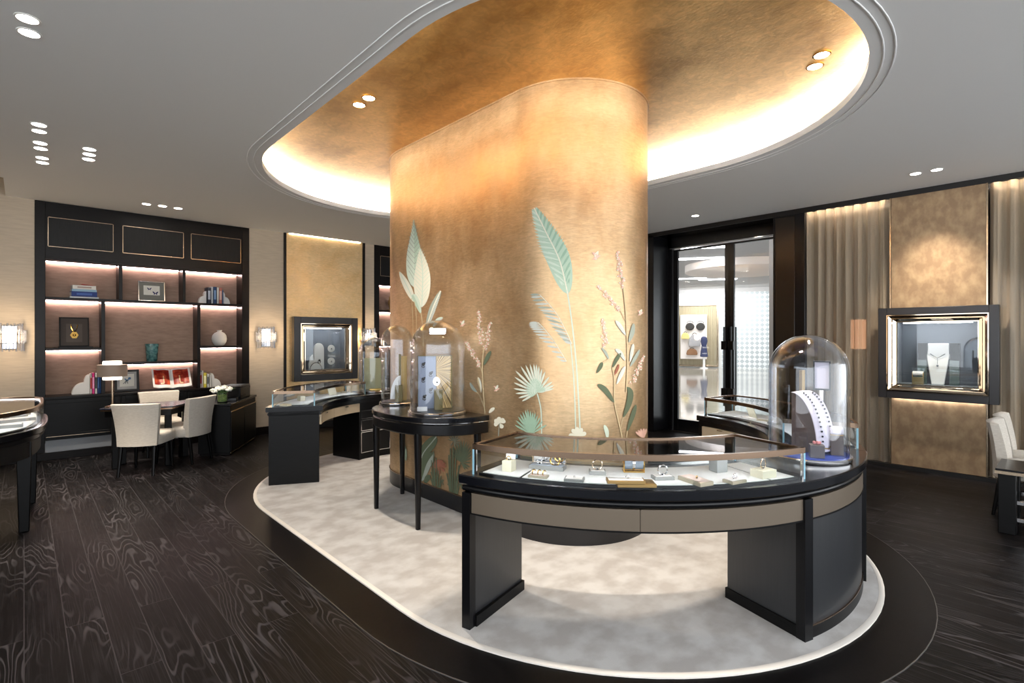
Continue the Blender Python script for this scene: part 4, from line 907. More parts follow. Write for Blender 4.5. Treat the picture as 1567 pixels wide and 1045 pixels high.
# right vitrine
gr = 'jewels in the vitrine by the doors'
x,y = on_z(1150,640,ZB); o = thing('tilted_card','pale card propped open in the vitrine by the doors','card',(x,y,ZB),R(60),gr); g = G(); g.obox((0,0,.055),(.10,.008,.11),0,R(-22)); g.build('card', M['cream_box'], o, local=True, bevel=.002); g = G(); g.box(-.055,.0,0,.055,.07,.012); g.build('card_foot', M['pad_white'], o, local=True)
tray(1170,644,'low pale tray beside the propped card',.11,.07,.016,M['tray_rim'],M['pad_white'],.4,group=gr)
o = tray(1184,649,'small silver tray half behind the large dome',.09,.06,.018,M['grey_rim'],M['pad_white'],.2,group=gr); addring(o,M['steel'],0,0,.02,.022,.003,.3)
# far vitrine
gr = 'jewels in the far vitrine'
tray(437,621,'low champagne tray at the near end of the far vitrine',.10,.07,.02,M['cream_box'],M['cream_box'],.9,group=gr,c=CEF)
o = tray(461,613,'cream box near the end panel of the far vitrine',.075,.06,.055,M['cream_box'],M['cream_box'],.9,group=gr,c=CEF)
tray(443,606,'long white tray at the outer side of the far vitrine',.16,.08,.014,M['grey_rim'],M['pad_white'],.3,group=gr,c=CEF)
o = tray(485,603,'grey ring block midway along the far vitrine',.06,.06,.04,M['grey_box'],M['grey_box'],.6,group=gr,c=CEF); addring(o,M['gold'],0,0,.04,.014,.003)
x,y = on_z(508,604,ZB); o = thing('tilted_card','pale card propped up in the far vitrine','card',(x,y,ZB),R(20),gr); g = G(); g.obox((0,0,.05),(.13,.008,.11),0,R(-20)); g.build('card', M['cream_box'], o, local=True, bevel=.002); g = G(); g.box(-.06,-.0,0,.06,.06,.012); g.build('card_foot', M['pad_white'], o, local=True)
o = tray(527,601,'small white pad at the dome end of the far vitrine',.09,.07,.018,M['tray_rim'],M['pad_white'],.5,group=gr,c=CEF); addring(o,M['gold'],0,0,.02,.02,.003)
# left edge vitrine
gr = 'trays in the left edge vitrine'
for px,py,w,d,l in ((15,654,.16,.10,'small grey tray nearest in the left edge vitrine'),(22,645,.26,.11,'long white case in the middle of the left edge vitrine'),(24,640,.15,.08,'narrow grey tray third from the front in the left edge vitrine'),(30,635.5,.14,.09,'small white tray farthest in the left edge vitrine')):
    tray(px,py,l,w,d,.026,M['grey_rim'],M['pad_white'],R(-60),group=gr,c=(-1.0,6.5))

# ================================================================== BOOKCASES
def bookcase(x0, label, right_wall=False):
    b = thing('bookcase', label, 'bookcase', (x0+1.39, WB+.15, 0)); Y0, Y1 = WB, WB+.34
    X = lambda v: x0+v-.10
    bw = M['bookcase']
    
    for a_,b_ in ((.10,.205),(2.58,2.69)):
        g = G(); g.box(X(a_),Y0-.012,0,X(b_),Y1,3.385); g.build('side', bw, b, bevel=.004)
    g = G(); g.box(X(.20),Y0,2.655,X(2.585),Y1,3.385); fr = g.build('frieze', bw, b, smooth=0)
    for a,c in ((.228,.918),(1.021,1.768),(1.862,2.565)):
        g = G(); g.box(X(a)+.008,Y0-.006,2.81,X(c)-.008,Y0+.004,3.18); d = g.build('upper_door', M['door_panel'], b, bevel=.002)
        g = G(); g.sweep([(0,0)]*0 or [(X(a),Y0)], [(0,0)], closed=False) if False else None
        w = .007
        g.box(X(a),Y0-.009,2.80,X(c),Y0,2.80+w); g.box(X(a),Y0-.009,3.19-w,X(c),Y0,3.19); g.box(X(a),Y0-.009,2.80,X(a)+w,Y0,3.19); g.box(X(c)-w,Y0-.009,2.80,X(c),Y0,3.19)
        g.build('door_bead', M['champagne'], d, label='thin champagne metal outline')
    g = G(); g.box(X(.20),Y0-.02,2.625,X(2.585),Y0+.02,2.66); g.build('bezel', bw, b, bevel=.004)
    shelves = [(.205,2.58,2.105,2.14),(.205,.785,1.432,1.465),(1.992,2.58,1.442,1.475),(.825,1.952,1.218,1.25)]
    for a,c,z0,z1 in shelves:
        g = G(); g.box(X(a),Y0+.004,z0,X(c),Y1-.02,z1); g.build('shelf', bw, b, bevel=.003)
    for a,c,z0,z1 in ((.98,1.022,2.14,2.63),(1.757,1.795,2.14,2.63),(.784,.827,.83,2.105),(1.95,1.994,.83,2.105)):
        g = G(); g.box(X(a),Y0+.006,z0,X(c),Y1-.02,z1); g.build('divider', bw, b, bevel=.003)
    comps = [(.205,.98,2.14,2.64),(1.022,1.757,2.14,2.64),(1.795,2.58,2.14,2.64),(.205,.784,1.465,2.105),(.205,.784,.83,1.432),(.827,1.95,1.25,2.105),(.827,1.95,.83,1.218),(1.994,2.58,1.475,2.105),(1.994,2.58,.83,1.442)]
    for a,c,z0,z1 in comps:
        g = G(); g.box(X(a),Y1-.05,z0,X(c),Y1-.03,z1); bp = g.build('back_panel', M['shelf_back'], b, smooth=0, label='brown linen back panel')
        g = G(); g.box(X(a)+.01,Y1-.085,z1-.014,X(c)-.01,Y1-.070,z1-.003); g.build('led_strip', M['led_pink'], bp, label='pinkish light strip along the top')
    # lower cabinet
    g = G(); g.box(X(.10),Y0-.06,.795,X(2.69),Y1,.83); g.build('worktop', bw, b, bevel=.005)
    g = G(); g.box(X(.10),Y0-.03,.28,X(2.69),Y1,.795); g.box(X(.10),Y0+.0,0,X(2.69),Y1,.28); g.build('lower_cabinet', M['black_wood'], b, smooth=0)
    g = G(); g.box(X(.10),Y0-.05,0,X(2.69),Y0,.10); g.build('kick_board', bw, b, bevel=.004)
    g = G(); g.add([(X(.20),Y0-.048,.105),(X(2.6),Y0-.048,.105),(X(2.6),Y0-.002,.25),(X(.20),Y0-.002,.25)], [(0,1,2,3)]); g.add([(X(.20),Y0-.03,.10),(X(2.6),Y0-.03,.10),(X(2.6),Y0,.24),(X(.20),Y0,.24)], [(3,2,1,0)]); g.build('reflection_strip', M['pale_reflection'], b, smooth=0, label='grey sloping strip added for a pale reflection')  # sloped strip added in place of a floor reflection along the base
    for a,c in ((.15,.98),(1.0,1.8),(1.82,2.64)):
        g = G(); g.box(X(a),Y0-.05,.285,X(c),Y0-.028,.785); d = g.build('lower_door', M['black_wood'], b, bevel=.004)
        g = G(); w = .05; wall_holes(g,'y',Y0-.056,Y0-.05,X(a),X(c),.285,.785,[(X(a)+w,X(c)-w,.335,.735)]); g.build('door_frame', M['black_wood'], d, bevel=.003)
        g = G(); g.box(X(a)+.06,Y0-.058,.30,X(c)-.10,Y0-.052,.307); g.build('door_bead', M['champagne'], d)
        g = G(); g.sphere((X(c)-.03,Y0-.07,.66),.013,10,7); g.build('knob', M['steel'], d)
    return b
M['pale_reflection'] = mat('pale_grey_reflection', (128,134,142), .25, metal=.3)  # pale floor reflection put into the base colour
bookcase(.10, 'espresso bookcase with lit brown linen niches, behind the desk on the left')
bookcase(4.925, 'second lit bookcase, mostly hidden behind the gold column')

# ---- things on the shelves
SY = WB+.17
def book(x, y, z, w, d, h, rgb, label, group, rz=0., flat=False, band=None):
    """upright: w thick, d deep, h tall, spine towards the room (-y); flat: w long, d deep, h thick"""
    o = thing('book', label, 'book', (x,y,z), rz, group); cv = mat('cloth_'+'%d_%d_%d'%rgb, rgb, .55) if ('c',rgb) not in MATS else MATS[('c',rgb)]; MATS[('c',rgb)] = cv
    g = G()
    if flat:
        g.box(-w/2,-d/2,0,w/2,d/2,.004); g.box(-w/2,-d/2,h-.004,w/2,d/2,h); g.box(-w/2,-d/2,0,w/2,-d/2+.005,h); g.build('cover', cv, o, local=True)
        g = G(); g.box(-w/2+.004,-d/2+.005,.004,w/2-.004,d/2-.006,h-.004); g.build('pages', M['white'], o, local=True, smooth=0)
        if band: g = G(); g.box(-w*.3,-d/2-.001,h*.3,w*.3,-d/2,h*.7); g.build('spine_band', mat('band',band,.5), o, local=True, smooth=0)
    else:
        g.box(-w/2,-d/2,0,-w/2+.004,d/2,h); g.box(w/2-.004,-d/2,0,w/2,d/2,h); g.box(-w/2,-d/2,0,w/2,-d/2+.005,h); g.build('cover', cv, o, local=True)
        g = G(); g.box(-w/2+.004,-d/2+.005,.003,w/2-.004,d/2-.006,h-.006); g.build('pages', M['white'], o, local=True, smooth=0)
        if band:
            g = G(); g.box(-w*.32,-d/2-.001,h*.25,w*.32,-d/2,h*.8); g.build('spine_band', mat('band',band,.5), o, local=True, smooth=0)
    return o
gs = 'books stacked on the upper left shelf'; z = 2.14
for w,h,rgb,band,l in ((.31,.022,(228,230,232),None,'white book at the bottom of the flat stack'),(.275,.07,(22,52,122),(60,96,170),'dark blue book second from the bottom of the flat stack'),(.265,.03,(150,186,210),None,'pale blue book third from the bottom of the flat stack'),(.25,.055,(226,224,218),(170,150,140),'white book at the top of the flat stack, red card on it')):
    book(.60, SY-.02, z, w, .22, h, rgb, l, gs, R(3), True, band); z += h
o = thing('card', 'red and white folded card on top of the flat book stack', 'card', (.65,SY-.02,z), R(5)); g = G(); g.obox((0,0,.012),(.14,.12,.004),0,0,R(6)); g.build('card', mat('red_card',(176,44,40),.5), o, local=True)
def scallop(x, y, z, w, h, label, flip=1):
    o = thing('bookend', label, 'bookend', (x,y,z)); g = G(); pts = [(0,0)]
    n = 12
    pts = [(0,0),(0,h*.98)]+[(w*.30*math.sin(R(90*i/n))*1.0, h*.62+h*.36*math.cos(R(90*i/n))) for i in range(n+1)]+[(w*.34+w*.62*math.sin(R(90*i/n)), h*.58*math.cos(R(90*i/n))) for i in range(n+1)]
    g.loft([[(flip*x_,yy,z_) for x_,z_ in pts] for yy in (-.05,.05)]); g.build('slab', M['white'], o, local=True, bevel=.003); return o
scallop(2.10,SY,2.14,.11,.20,'white scalloped bookend left of the upright books on the upper right shelf',-1)
x = 2.104; gb = 'upright books on the upper right shelf'
for w,h,rgb,band,l in ((.052,.25,(40,42,60),(190,200,215),'dark book next to the left bookend, upper right shelf'),(.028,.265,(206,212,216),None,'pale grey book second from the left, upper right shelf'),(.05,.265,(34,62,104),(120,150,190),'navy blue book third from the left, upper right shelf'),(.03,.26,(226,222,214),None,'cream book fourth from the left, upper right shelf'),(.045,.255,(198,120,104),(226,190,180),'salmon book fifth from the left, upper right shelf'),(.016,.22,(60,110,160),None,'thin blue book beside the right bookend, upper right shelf')):
    book(x+w/2, SY, 2.14, w, .18, h, rgb, l, gb, 0, False, band); x += w+.001
scallop(x+.002,SY,2.14,.11,.20,'white scalloped bookend right of the upright books on the upper right shelf')
scallop(.665,SY-.03,.83,.20,.27,'large white scalloped bookend on the lower left shelf',-1)
x = .668; gl = 'upright books on the lower left shelf'
for w,h,rgb,band,l in ((.018,.275,(238,238,236),(200,60,60),'white book beside the bookend, lower left shelf'),(.030,.285,(214,44,128),(244,160,200),'magenta book on the lower left shelf'),(.026,.28,(232,230,226),(60,60,60),'white book right of the magenta one'),(.022,.295,(20,52,112),(70,110,170),'dark blue book, lower left shelf, left of the two'),(.018,.31,(16,76,142),None,'brighter blue book, lower left shelf, right of the two')):
    book(x+w/2, SY-.03, .83, w, .17, h, rgb, l, gl, 0, False, band); x += w+.001
x = 2.0; gr = 'upright books on the lower right shelf'
for w,h,rgb,band,l in ((.022,.245,(232,228,222),(190,60,50),'white and red book at the left end, lower right shelf'),(.02,.26,(238,236,230),None,'tall white book, lower right shelf'),(.045,.225,(222,206,70),(250,246,200),'yellow book on the lower right shelf'),(.035,.205,(226,226,222),(90,90,90),'white book right of the yellow one'),(.03,.19,(206,206,202),None,'pale grey book beside the right hand bookend')):
    book(x+w/2, SY-.03, .83, w, .17, h, rgb, l, gr, 0, False, band); x += w+.001
scallop(x+.002,SY-.03,.83,.15,.22,'white scalloped bookend on the lower right shelf')
def frame_thing(x, y, z, w, h, label, fm, mm, inner, lean=8, band=.03):
    o = thing('framed_picture', label, 'framed picture', (x,y,z)); rx = R(-lean)
    rot = Matrix.Rotation(rx,3,'X')
    def T(g): g.v = [rot @ v for v in g.v]; return g
    g = G(); wall_holes(g,'y',-.012,.012,-w/2,w/2,0,h,[(-w/2+band,w/2-band,band,h-band)]); T(g).build('frame', fm, o, local=True, bevel=.003)
    g = G(); g.box(-w/2+band,-.002,band,w/2-band,.010,h-band); T(g).build('mount', mm, o, local=True, smooth=0)
    for nm,gg,m in inner(): T(gg).build(nm, m, o, local=True, smooth=30)
    return o
M['mat_grey'] = mat('grey_mount', (128,126,118), .8); M['silver_mat'] = mat('silver_mount',(150,148,146),.5,metal=.4); M['paper'] = mat('paper', (232,228,218), .8); M['mat_dark'] = mat('dark_mount', (62,56,54), .8); M['butterfly'] = mat('butterfly_blue', (38,42,92), .6)
def wing(g, cx, cz, s, y=-.0065):
    for sx in (-1,1):
        g.loft([[(cx+sx*a*s,yy,cz+b*s) for a,b in ((.02,0),(.5,.55),(1,.75),(.85,.1),(.45,-.1),(.7,-.5),(.3,-.6),(.02,-.2))] for yy in (y-.001,y+.001)])
def bf():
    g = G(); g.box(-.10,-.005,.095,.10,-.002,.235); yield 'paper', g, M['paper']
    g = G(); wing(g,-.03,.185,.028); wing(g,.045,.125,.036); yield 'butterflies', g, M['butterfly']
frame_thing(1.39,SY-.02,2.14,.335,.30,'silver framed picture of two blue butterflies on the top middle shelf', M['steel'], M['mat_grey'], bf, 6, .016)
def nkf():
    g = G(); g.box(-.085,-.004,.06,.085,-.002,.31); yield 'inner_board', g, mat('dark_inner',(78,72,70),.8)
    g = G(); g.tube([(-.035,-.008,.30),(-.028,-.008,.25),(-.012,-.008,.21),(0,-.008,.195),(.012,-.008,.21),(.028,-.008,.25),(.035,-.008,.30)],.006,6)
    g.loft([[(.045*math.cos(k*math.pi/3),y,.155+.05*math.sin(k*math.pi/3)) for k in range(6)] for y in (-.014,-.004)]); g.lathe((0,-.010,.155),[(.001,-.02),(.02,-.01),(.02,.01),(.001,.02)],10); yield 'gold_necklace', g, M['gold']
g = G(); g.box(.34,SY-.10,1.465,.70,SY+.04,1.482); o = g.build('picture_base', M['bookcase'], None, bevel=.003); tag(o,'dark wooden slab under the framed gold necklace','base')
frame_thing(.505,SY-.02,1.483,.315,.40,'black framed gold necklace on the middle left shelf', M['black_wood'], M['mat_dark'], nkf, 6, .014)
def flw():
    g = G(); g.box(-.085,-.005,.07,.085,-.002,.25); yield 'paper', g, M['paper']
    g = G(); wing(g,.0,.165,.030); g.sphere((.03,-.006,.185),.018,8,5,(1,.2,1)); yield 'blue_flower', g, mat('flower_blue',(70,110,150),.6)
    g = G(); [g.tube([(.0,-.006,.165),(a*.5,-.006,.135),(a,-.006,.11)],.004,5) for a in (-.045,-.02,.01)]; yield 'flower_stem', g, mat('stem_dark',(50,64,60),.7)
frame_thing(1.09,SY-.03,.83,.29,.31,'dark framed print of a blue flower on the lowest middle shelf', M['bookcase'], M['silver_mat'], flw, 6, .03)
# vases
o = thing('vase','teal glass vase on the middle shelf','vase',(1.39,SY-.02,1.25)); g = G(); g.lathe((1.39,SY-.02,1.25),[(.062,0),(.068,.01),(.078,.14),(.088,.262),(.080,.262),(.070,.14),(.058,.02),(.002,.018)],28)
tg = mat('teal_glass',(52,104,108),.12,coat=.6,rgb2=(110,158,158),scale=26,stretch=(1,1,1),contrast=(.42,.6),bump=.4); tg.node_tree.nodes['Principled BSDF'].inputs['Transmission Weight'].default_value = .35; g.build('vase_body', tg, o, smooth=60)
o = thing('vase','round white vase on the middle right shelf','vase',(2.295,SY,1.475)); g = G(); pr = [(.045,0),(.07,.012),(.1,.06),(.112,.11),(.1,.165),(.07,.205),(.035,.222),(.030,.235),(.042,.248),(.036,.25),(.024,.236),(.024,.2)]
g.lathe((2.295,SY,1.475),pr,32); g.build('vase_body', mat('matt_porcelain',(226,222,216),.7), o, smooth=60)
# open book
o = thing('book','open picture book with red pages on a black stand, lowest middle shelf','book',(1.63,SY-.05,.83),0)
def page_mat():
    m = mat('red_photo_page',(150,26,20),.35,rgb2=(214,92,60),scale=16,stretch=(1,1,1),contrast=(.42,.62)); return m
pm = page_mat(); rot = Matrix.Rotation(R(56),3,'X')
for s in (-1,1):
    n = 10; sec = []; 
    for i in range(n+1):
        u = i/n; x = s*.245*u; dz = .055*u*u+.022*math.sin(math.pi*min(1,u*1.5)); sec.append((x,dz))
    g = G(); g.loft([[Vector((x*1.0,0,.152))+rot @ Vector((0,-.16+.32*k,dz)) for x,dz in sec] for k in (0,1)], cap=False, closed_u=False); 
    g.loft([[Vector((x,0,.152))+rot @ Vector((0,-.16+.32*k,dz-.012-.014*(1-abs(x)/.26))) for x,dz in sec] for k in (0,1)], cap=False, closed_u=False)
    top = [Vector((x,0,.152))+rot @ Vector((0,-.16,dz)) for x,dz in sec]; bot = [Vector((x,0,.152))+rot @ Vector((0,-.16,dz-.012-.014*(1-abs(x)/.26))) for x,dz in sec]
    g.loft([top,bot], cap=False, closed_u=False); e1 = [Vector((sec[-1][0],0,.152))+rot @ Vector((0,-.16+.32*k,sec[-1][1]-dd)) for k,dd in ((0,0),(1,0),(1,.012),(0,.012))]; g.add(e1,[(0,1,2,3)])
    pgo = g.build('page_block', M['white'], o, local=True, smooth=60)
    g = G(); g.loft([[Vector((x,0,.152))+rot @ Vector((0,-.16+.32*k,dz+.0015)) for x,dz in sec[1:-1]] for k in (.16,.95)], cap=False, closed_u=False); g.build('photo', pm, pgo, local=True, smooth=60)
    g = G(); g.sphere(Vector((s*.12,0,.152))+rot @ Vector((0,-.02,.05)),.001,6,4)
    for (u,v,w_,h_) in ((.42,-.02,.03,.12),(.5,-.09,.09,.02)):
        g.loft([[Vector((s*.245*uu,0,.152))+rot @ Vector((0,vv,.055*uu*uu+.022*math.sin(math.pi*min(1,uu*1.5))+.003)) for uu in (u-w_,u,u+w_)] for vv in (v-h_/2,v+h_/2)], cap=False, closed_u=False)
    g.build('photo_detail', mat('cream_photo',(240,212,170),.5), pgo, local=True, smooth=0)
g = G(); g.loft([[(-.13,-.07,0),(.13,-.07,0),(.13,.10,0),(-.13,.10,0)],[(-.10,-.03,.03),(.10,-.03,.03),(.10,.10,.10),(-.10,.10,.10)]]); g.build('book_stand', M['black_wood'], o, local=True, bevel=.004)
# something gold on the far bookcase
o = thing('figurine','dark gold figure on the far bookcase shelf beside the column','figurine',(5.36,SY,2.14)); g = G(); g.lathe((5.36,SY,2.14),[(.05,0),(.05,.02),(.012,.04),(.02,.09),(.045,.15),(.03,.2),(.012,.24),(.02,.27),(.002,.29)],16); g.build('figure', M['gold_soft'], o)

# ================================================================== DESK GROUP
t = thing('desk','dark desk with a glossy top in bluish reflection colour and bronze edge, left of the column','desk',(1.15,8.0,0))
DP = [(.66,7.98),(1.02,7.74),(1.36,7.68),(1.50,7.86),(1.74,8.32),(.82,8.34)]
def poly_inset(P, d):
    c = (sum(p[0] for p in P)/len(P), sum(p[1] for p in P)/len(P)); return [(p[0]+(c[0]-p[0])*d, p[1]+(c[1]-p[1])*d) for p in P]
g = G(); g.prism(DP, .735, .75); g.build('desk_top', mat('blue_sheen_top',(34,44,64),.22), t, bevel=.003)  # bluish gloss reflection put into the base colour
g = G(); g.prism(poly_inset(DP,.02), .715, .735); g.build('edge_band', M['bronze'], t)
g = G(); g.prism(poly_inset(DP,.10), .64, .715); g.build('apron', M['black_wood'], t)
for x,y in ((.82,8.03),(.92,8.27),(1.60,8.25),(1.33,7.80)):
    g = G(); g.box(x-.035,y-.035,0,x+.035,y+.035,.66); g.build('leg', M['black_wood'], t, bevel=.005)
# lamp
lx_, ly_ = .80, 8.12
t = thing('table_lamp','lit table lamp with a taupe ring round its drum, on the desk','lamp',(lx_,ly_,.75))
g = G(); g.lathe((lx_,ly_,.75),[(.075,0),(.075,.012),(.012,.016),(.002,.016)],28); g.build('base', M['champagne'], t)
g = G(); g.tube([(lx_,ly_,.765),(lx_,ly_,1.09)],.011,12); g.build('pole', M['champagne'], t)
g = G(); g.lathe((lx_,ly_,1.085),[(.092,0),(.096,.004),(.096,.225),(.090,.229),(.002,.229)],36); g.build('diffuser', emission('lamp_diffuser',(255,238,216),3.4), t, label='glowing white drum')
g = G(); g.lathe((lx_,ly_,1.125),[(.150,0),(.152,0),(.152,.145),(.150,.145),(.098,.145),(.098,.14),(.148,.14),(.148,.005),(.098,.005),(.098,0)],44,cap=False); g.build('lamp_shade', mat('taupe_shade',(150,132,118),.6), t, smooth=50, label='taupe metal ring shade')
# chairs
def make_chair(label, loc, rz, group):
    t = thing('dining_chair', label, 'chair', loc, rz, group); W = .46
    def sec_back(z):
        k = (z-.34)/.50; w = (.205+.045*k**1.5); th = .042-.012*k; yb = -.225-.06*k*k; r = []
        n = 9; outer = []; inner = []
        for i in range(n+1):
            u = -1+2*i/n; c = .045*(u*u); outer.append((u*w, yb-th+c, z)); inner.append((u*w*.985, yb+th+c, z))
        return outer+inner[::-1]
    g = G(); zs = [.345,.36,.45,.55,.65,.75,.81,.832,.84]
    secs = [sec_back(z) for z in zs]
    def shrink(s, d): c = Vector((sum(p[0] for p in s)/len(s), sum(p[1] for p in s)/len(s), s[0][2])); return [tuple(c+(Vector(p)-c)*d) for p in s]
    secs[-1] = [(p[0]*.965, q[1]*.55+p[1]*.45, p[2]) for p,q in zip(secs[-1], [secs[-1][0]]*0 or [(0,sum(v[1] for v in secs[-1])/len(secs[-1]),0)]*len(secs[-1]))]
    g.loft(secs); g.build('backrest', M['upholstery'], t, local=True, smooth=60, bevel=.008)
    g = G(); P = rrect(.47,.48,.09,6)
    P = [(x*(1.0+.06*(y/.24)), y+.03) for x,y in P]
    g.loft([[(x*s,y*s+.0,z) for x,y in P] for z,s in ((.345,.97),(.355,1.0),(.43,1.0),(.455,.985),(.47,.93),(.478,.75),(.480,.3))]); g.build('seat', M['upholstery'], t, local=True, smooth=70)
    for x,y,q in ((.19,.21,.02),(-.19,.21,.02),(.17,-.2,-.05),(-.17,-.2,-.05)):
        g = G(); g.loft([[(x+xx+ (x/abs(x))*.01*(1-z/.35), y+yy+q*(1-z/.35),z) for xx,yy in rrect(w,w,w*.25,2)] for z,w in ((0,.026),(.35,.042))]); g.build('leg', M['black_wood'], t, local=True)
    return t
FAC = lambda fx_,fy_: math.atan2(-fx_, fy_)
ch = make_chair('cream chair at the near left corner of the desk, its back towards us', (1.07,7.62,0), FAC(.5,.86), 'cream chairs at the desk')
dup(ch, (1.535,7.93,0), FAC(-.65,.76), 'cream chair at the right end of the desk, beside the black side cabinet', 'cream chairs at the desk')
dup(ch, (1.41,8.68,0), FAC(0,-1), 'cream chair behind the desk, in front of the bookcase', 'cream chairs at the desk')
# side cabinet
A_, B_, w_ = Vector((2.06,7.87)), Vector((2.69,8.88)), .36
dd = (B_-A_).normalized(); nn_ = Vector((-dd.y, dd.x))
t = thing('side_cabinet','black side cabinet right of the desk chairs, flowers and a black box on top','cabinet',(*((A_+B_)/2+nn_*.2),0), math.atan2(dd.y,dd.x))
Ln = (B_-A_).length
g = G(); g.box(-Ln/2,-.2,.03,Ln/2,.2,.67); g.build('body', M['black_wood'], t, local=True, bevel=.004)
g = G(); g.box(-Ln/2-.012,-.215,.67,Ln/2+.012,.212,.70); g.build('cabinet_top', M['lacquer_top'], t, local=True, bevel=.004)
g = G(); g.box(-Ln/2+.03,-.19,0,Ln/2,.19,.03); g.build('kick_board', M['bookcase'], t, local=True)
for a in (-Ln/2+.01, 0.01):
    g = G(); g.box(a,-.212,.04,a+Ln/2-.02,-.2,.60); d = g.build('door', M['black_wood'], t, local=True, bevel=.003); g = G(); g.box(a,-.216,.585,a+Ln/2-.02,-.21,.60); g.build('door_bead', M['champagne'], d, local=True)
g = G(); g.box(-Ln/2,-.216,.03,Ln/2,-.2,.042); g.build('base_bead', M['champagne'], t, local=True)
mw = MW[t.name]
# flowers in a small glass
fp = mw @ Vector((-Ln/2+.22,-.03,.70)); FS = 1.25; o = thing('flower_vase','small glass of white flowers on the black side cabinet','flowers',fp)
g = G(); g.lathe((0,0,0),[(.05,0),(.052,.01),(.055,.11),(.052,.11),(.048,.01)],20); g.build('glass', M['glass'], o, local=True); g = G(); g.lathe((0,0,0),[(.046,.012),(.048,.085),(.002,.085)],16); g.build('leaves_in_water', mat('green_stems',(96,128,60),.6,rgb2=(150,170,90),scale=60,contrast=(.4,.6)), o, local=True)
rnd = random.Random(4); wf = mat('white_petals',(238,238,228),.7); lf = mat('fresh_leaf',(96,132,72),.6)
o.scale = (FS,FS,FS)
for i in range(13):
    a = i*2.4; rr = .022+.085*math.sqrt(i/13); c = (rr*math.cos(a), rr*math.sin(a), .175-.5*rr+rnd.uniform(-.01,.012)+.01)
    g = G()
    for k in range(6):
        b = k*1.047; g.sphere((c[0]+.018*math.cos(b), c[1]+.018*math.sin(b), c[2]+.004*(k%2)), .017, 7, 5, (1,1,.8))
    g.sphere((c[0],c[1],c[2]+.012),.014,7,5); fl = g.build('flower_head', wf, o, local=True)
    g = G(); g.tube([(c[0]*.2,c[1]*.2,.06),(c[0]*.7,c[1]*.7,.12),c],.003,5); g.build('stem', lf, fl, local=True)
g = G()
for i in range(9):
    a = i*.7+.2; g.loft([[(math.cos(a)*r-math.sin(a)*w, math.sin(a)*r+math.cos(a)*w, z) for w in (-hw,0,hw)] for r,z,hw in ((.03,.10,.004),(.09,.14,.02),(.14,.15,.003))], cap=False, closed_u=False)
g.build('foliage', lf, o, local=True, smooth=60)
# black box (small cabinet/printer) and tray on the side cabinet
o = thing('black_box','black boxy case on the far end of the side cabinet','box', mw @ Vector((.22,.0,.70)), math.atan2(dd.y,dd.x))
g = G(); g.box(-.24,-.16,0,.24,.16,.17); g.box(-.24,-.16,.17,.24,.13,.19); g.build('case_body', M['lacquer'], o, local=True, bevel=.01); g = G(); g.box(-.12,-.12,.19,.14,.08,.197); g.build('lid', mat('grey_blue_lid',(90,102,112),.3), o, local=True, bevel=.003); g = G(); g.box(-.2,-.165,.03,.0,-.158,.06); g.build('slot', M['door_panel'], o, local=True)
o = thing('leather_tray','low black tray in front of the black case, beside the flowers','tray', mw @ Vector((-.13,-.05,.70)), math.atan2(dd.y,dd.x)+R(10))
g = G(); g.box(-.12,-.1,0,.12,.1,.008); [g.box(*q) for q in ((-.12,-.1,0,.12,-.092,.04),(-.12,.092,0,.12,.1,.04),(-.12,-.1,0,-.112,.1,.04),(.112,-.1,0,.12,.1,.04))]; g.build('tray_body', M['lacquer'], o, local=True, bevel=.002)

# ================================================================== SCONCES
M['rods'] = thin_glass('crystal_rods', (226,226,228), .08, .7, .5, power=1.8)
def sconce(x, label):
    t = thing('wall_sconce', label, 'wall lamp', (x,WB,1.42))
    g = G(); g.box(x-.07,WB-.022,1.46,x+.07,WB,1.76); g.build('backplate', M['steel'], t, bevel=.004)
    for r,z0,z1,n in ((.125,1.66,1.785,12),(.155,1.53,1.70,15),(.135,1.43,1.575,13)):
        g = G()
        for i in range(n):
            a = math.pi*(i+.5)/n; g.tube([(x+r*math.cos(a), WB-.022-r*.8*math.sin(a), z0+.012*(i%2)), (x+r*math.cos(a), WB-.022-r*.8*math.sin(a), z1-.012*(i%2))], .0095, 8)
        tr = g.build('glass_rods', M['rods'], t, smooth=60)
        g = G(); g.tube([(x+(r-.012)*math.cos(math.pi*i/12), WB-.022-(r-.012)*.8*math.sin(math.pi*i/12), (z0+z1)/2+.03) for i in range(13)], .004, 6); g.build('rod_ring', M['steel'], tr)
    light('sconce_glow', 'POINT', (x,WB-.3,1.62), 4.5, (255,226,190), t, size=.10)
    g = G(); g.tube([(x-.06,WB-.075,1.625),(x+.06,WB-.075,1.625)], .013, 10); g.tube([(x,WB-.07,1.52),(x,WB-.07,1.75)],.010,8); g.build('bulb', M['bulb'], t)
M['bulb'] = emission('sconce_bulb', (255,236,208), 1.7)
sconce(2.945, 'lit crystal rod sconce between the bookcase and the gold panel')
sconce(-.135, 'lit crystal rod sconce left of the bookcase, cut by the photo edge')
sconce(4.80, 'lit crystal rod sconce just left of the column, partly hidden')

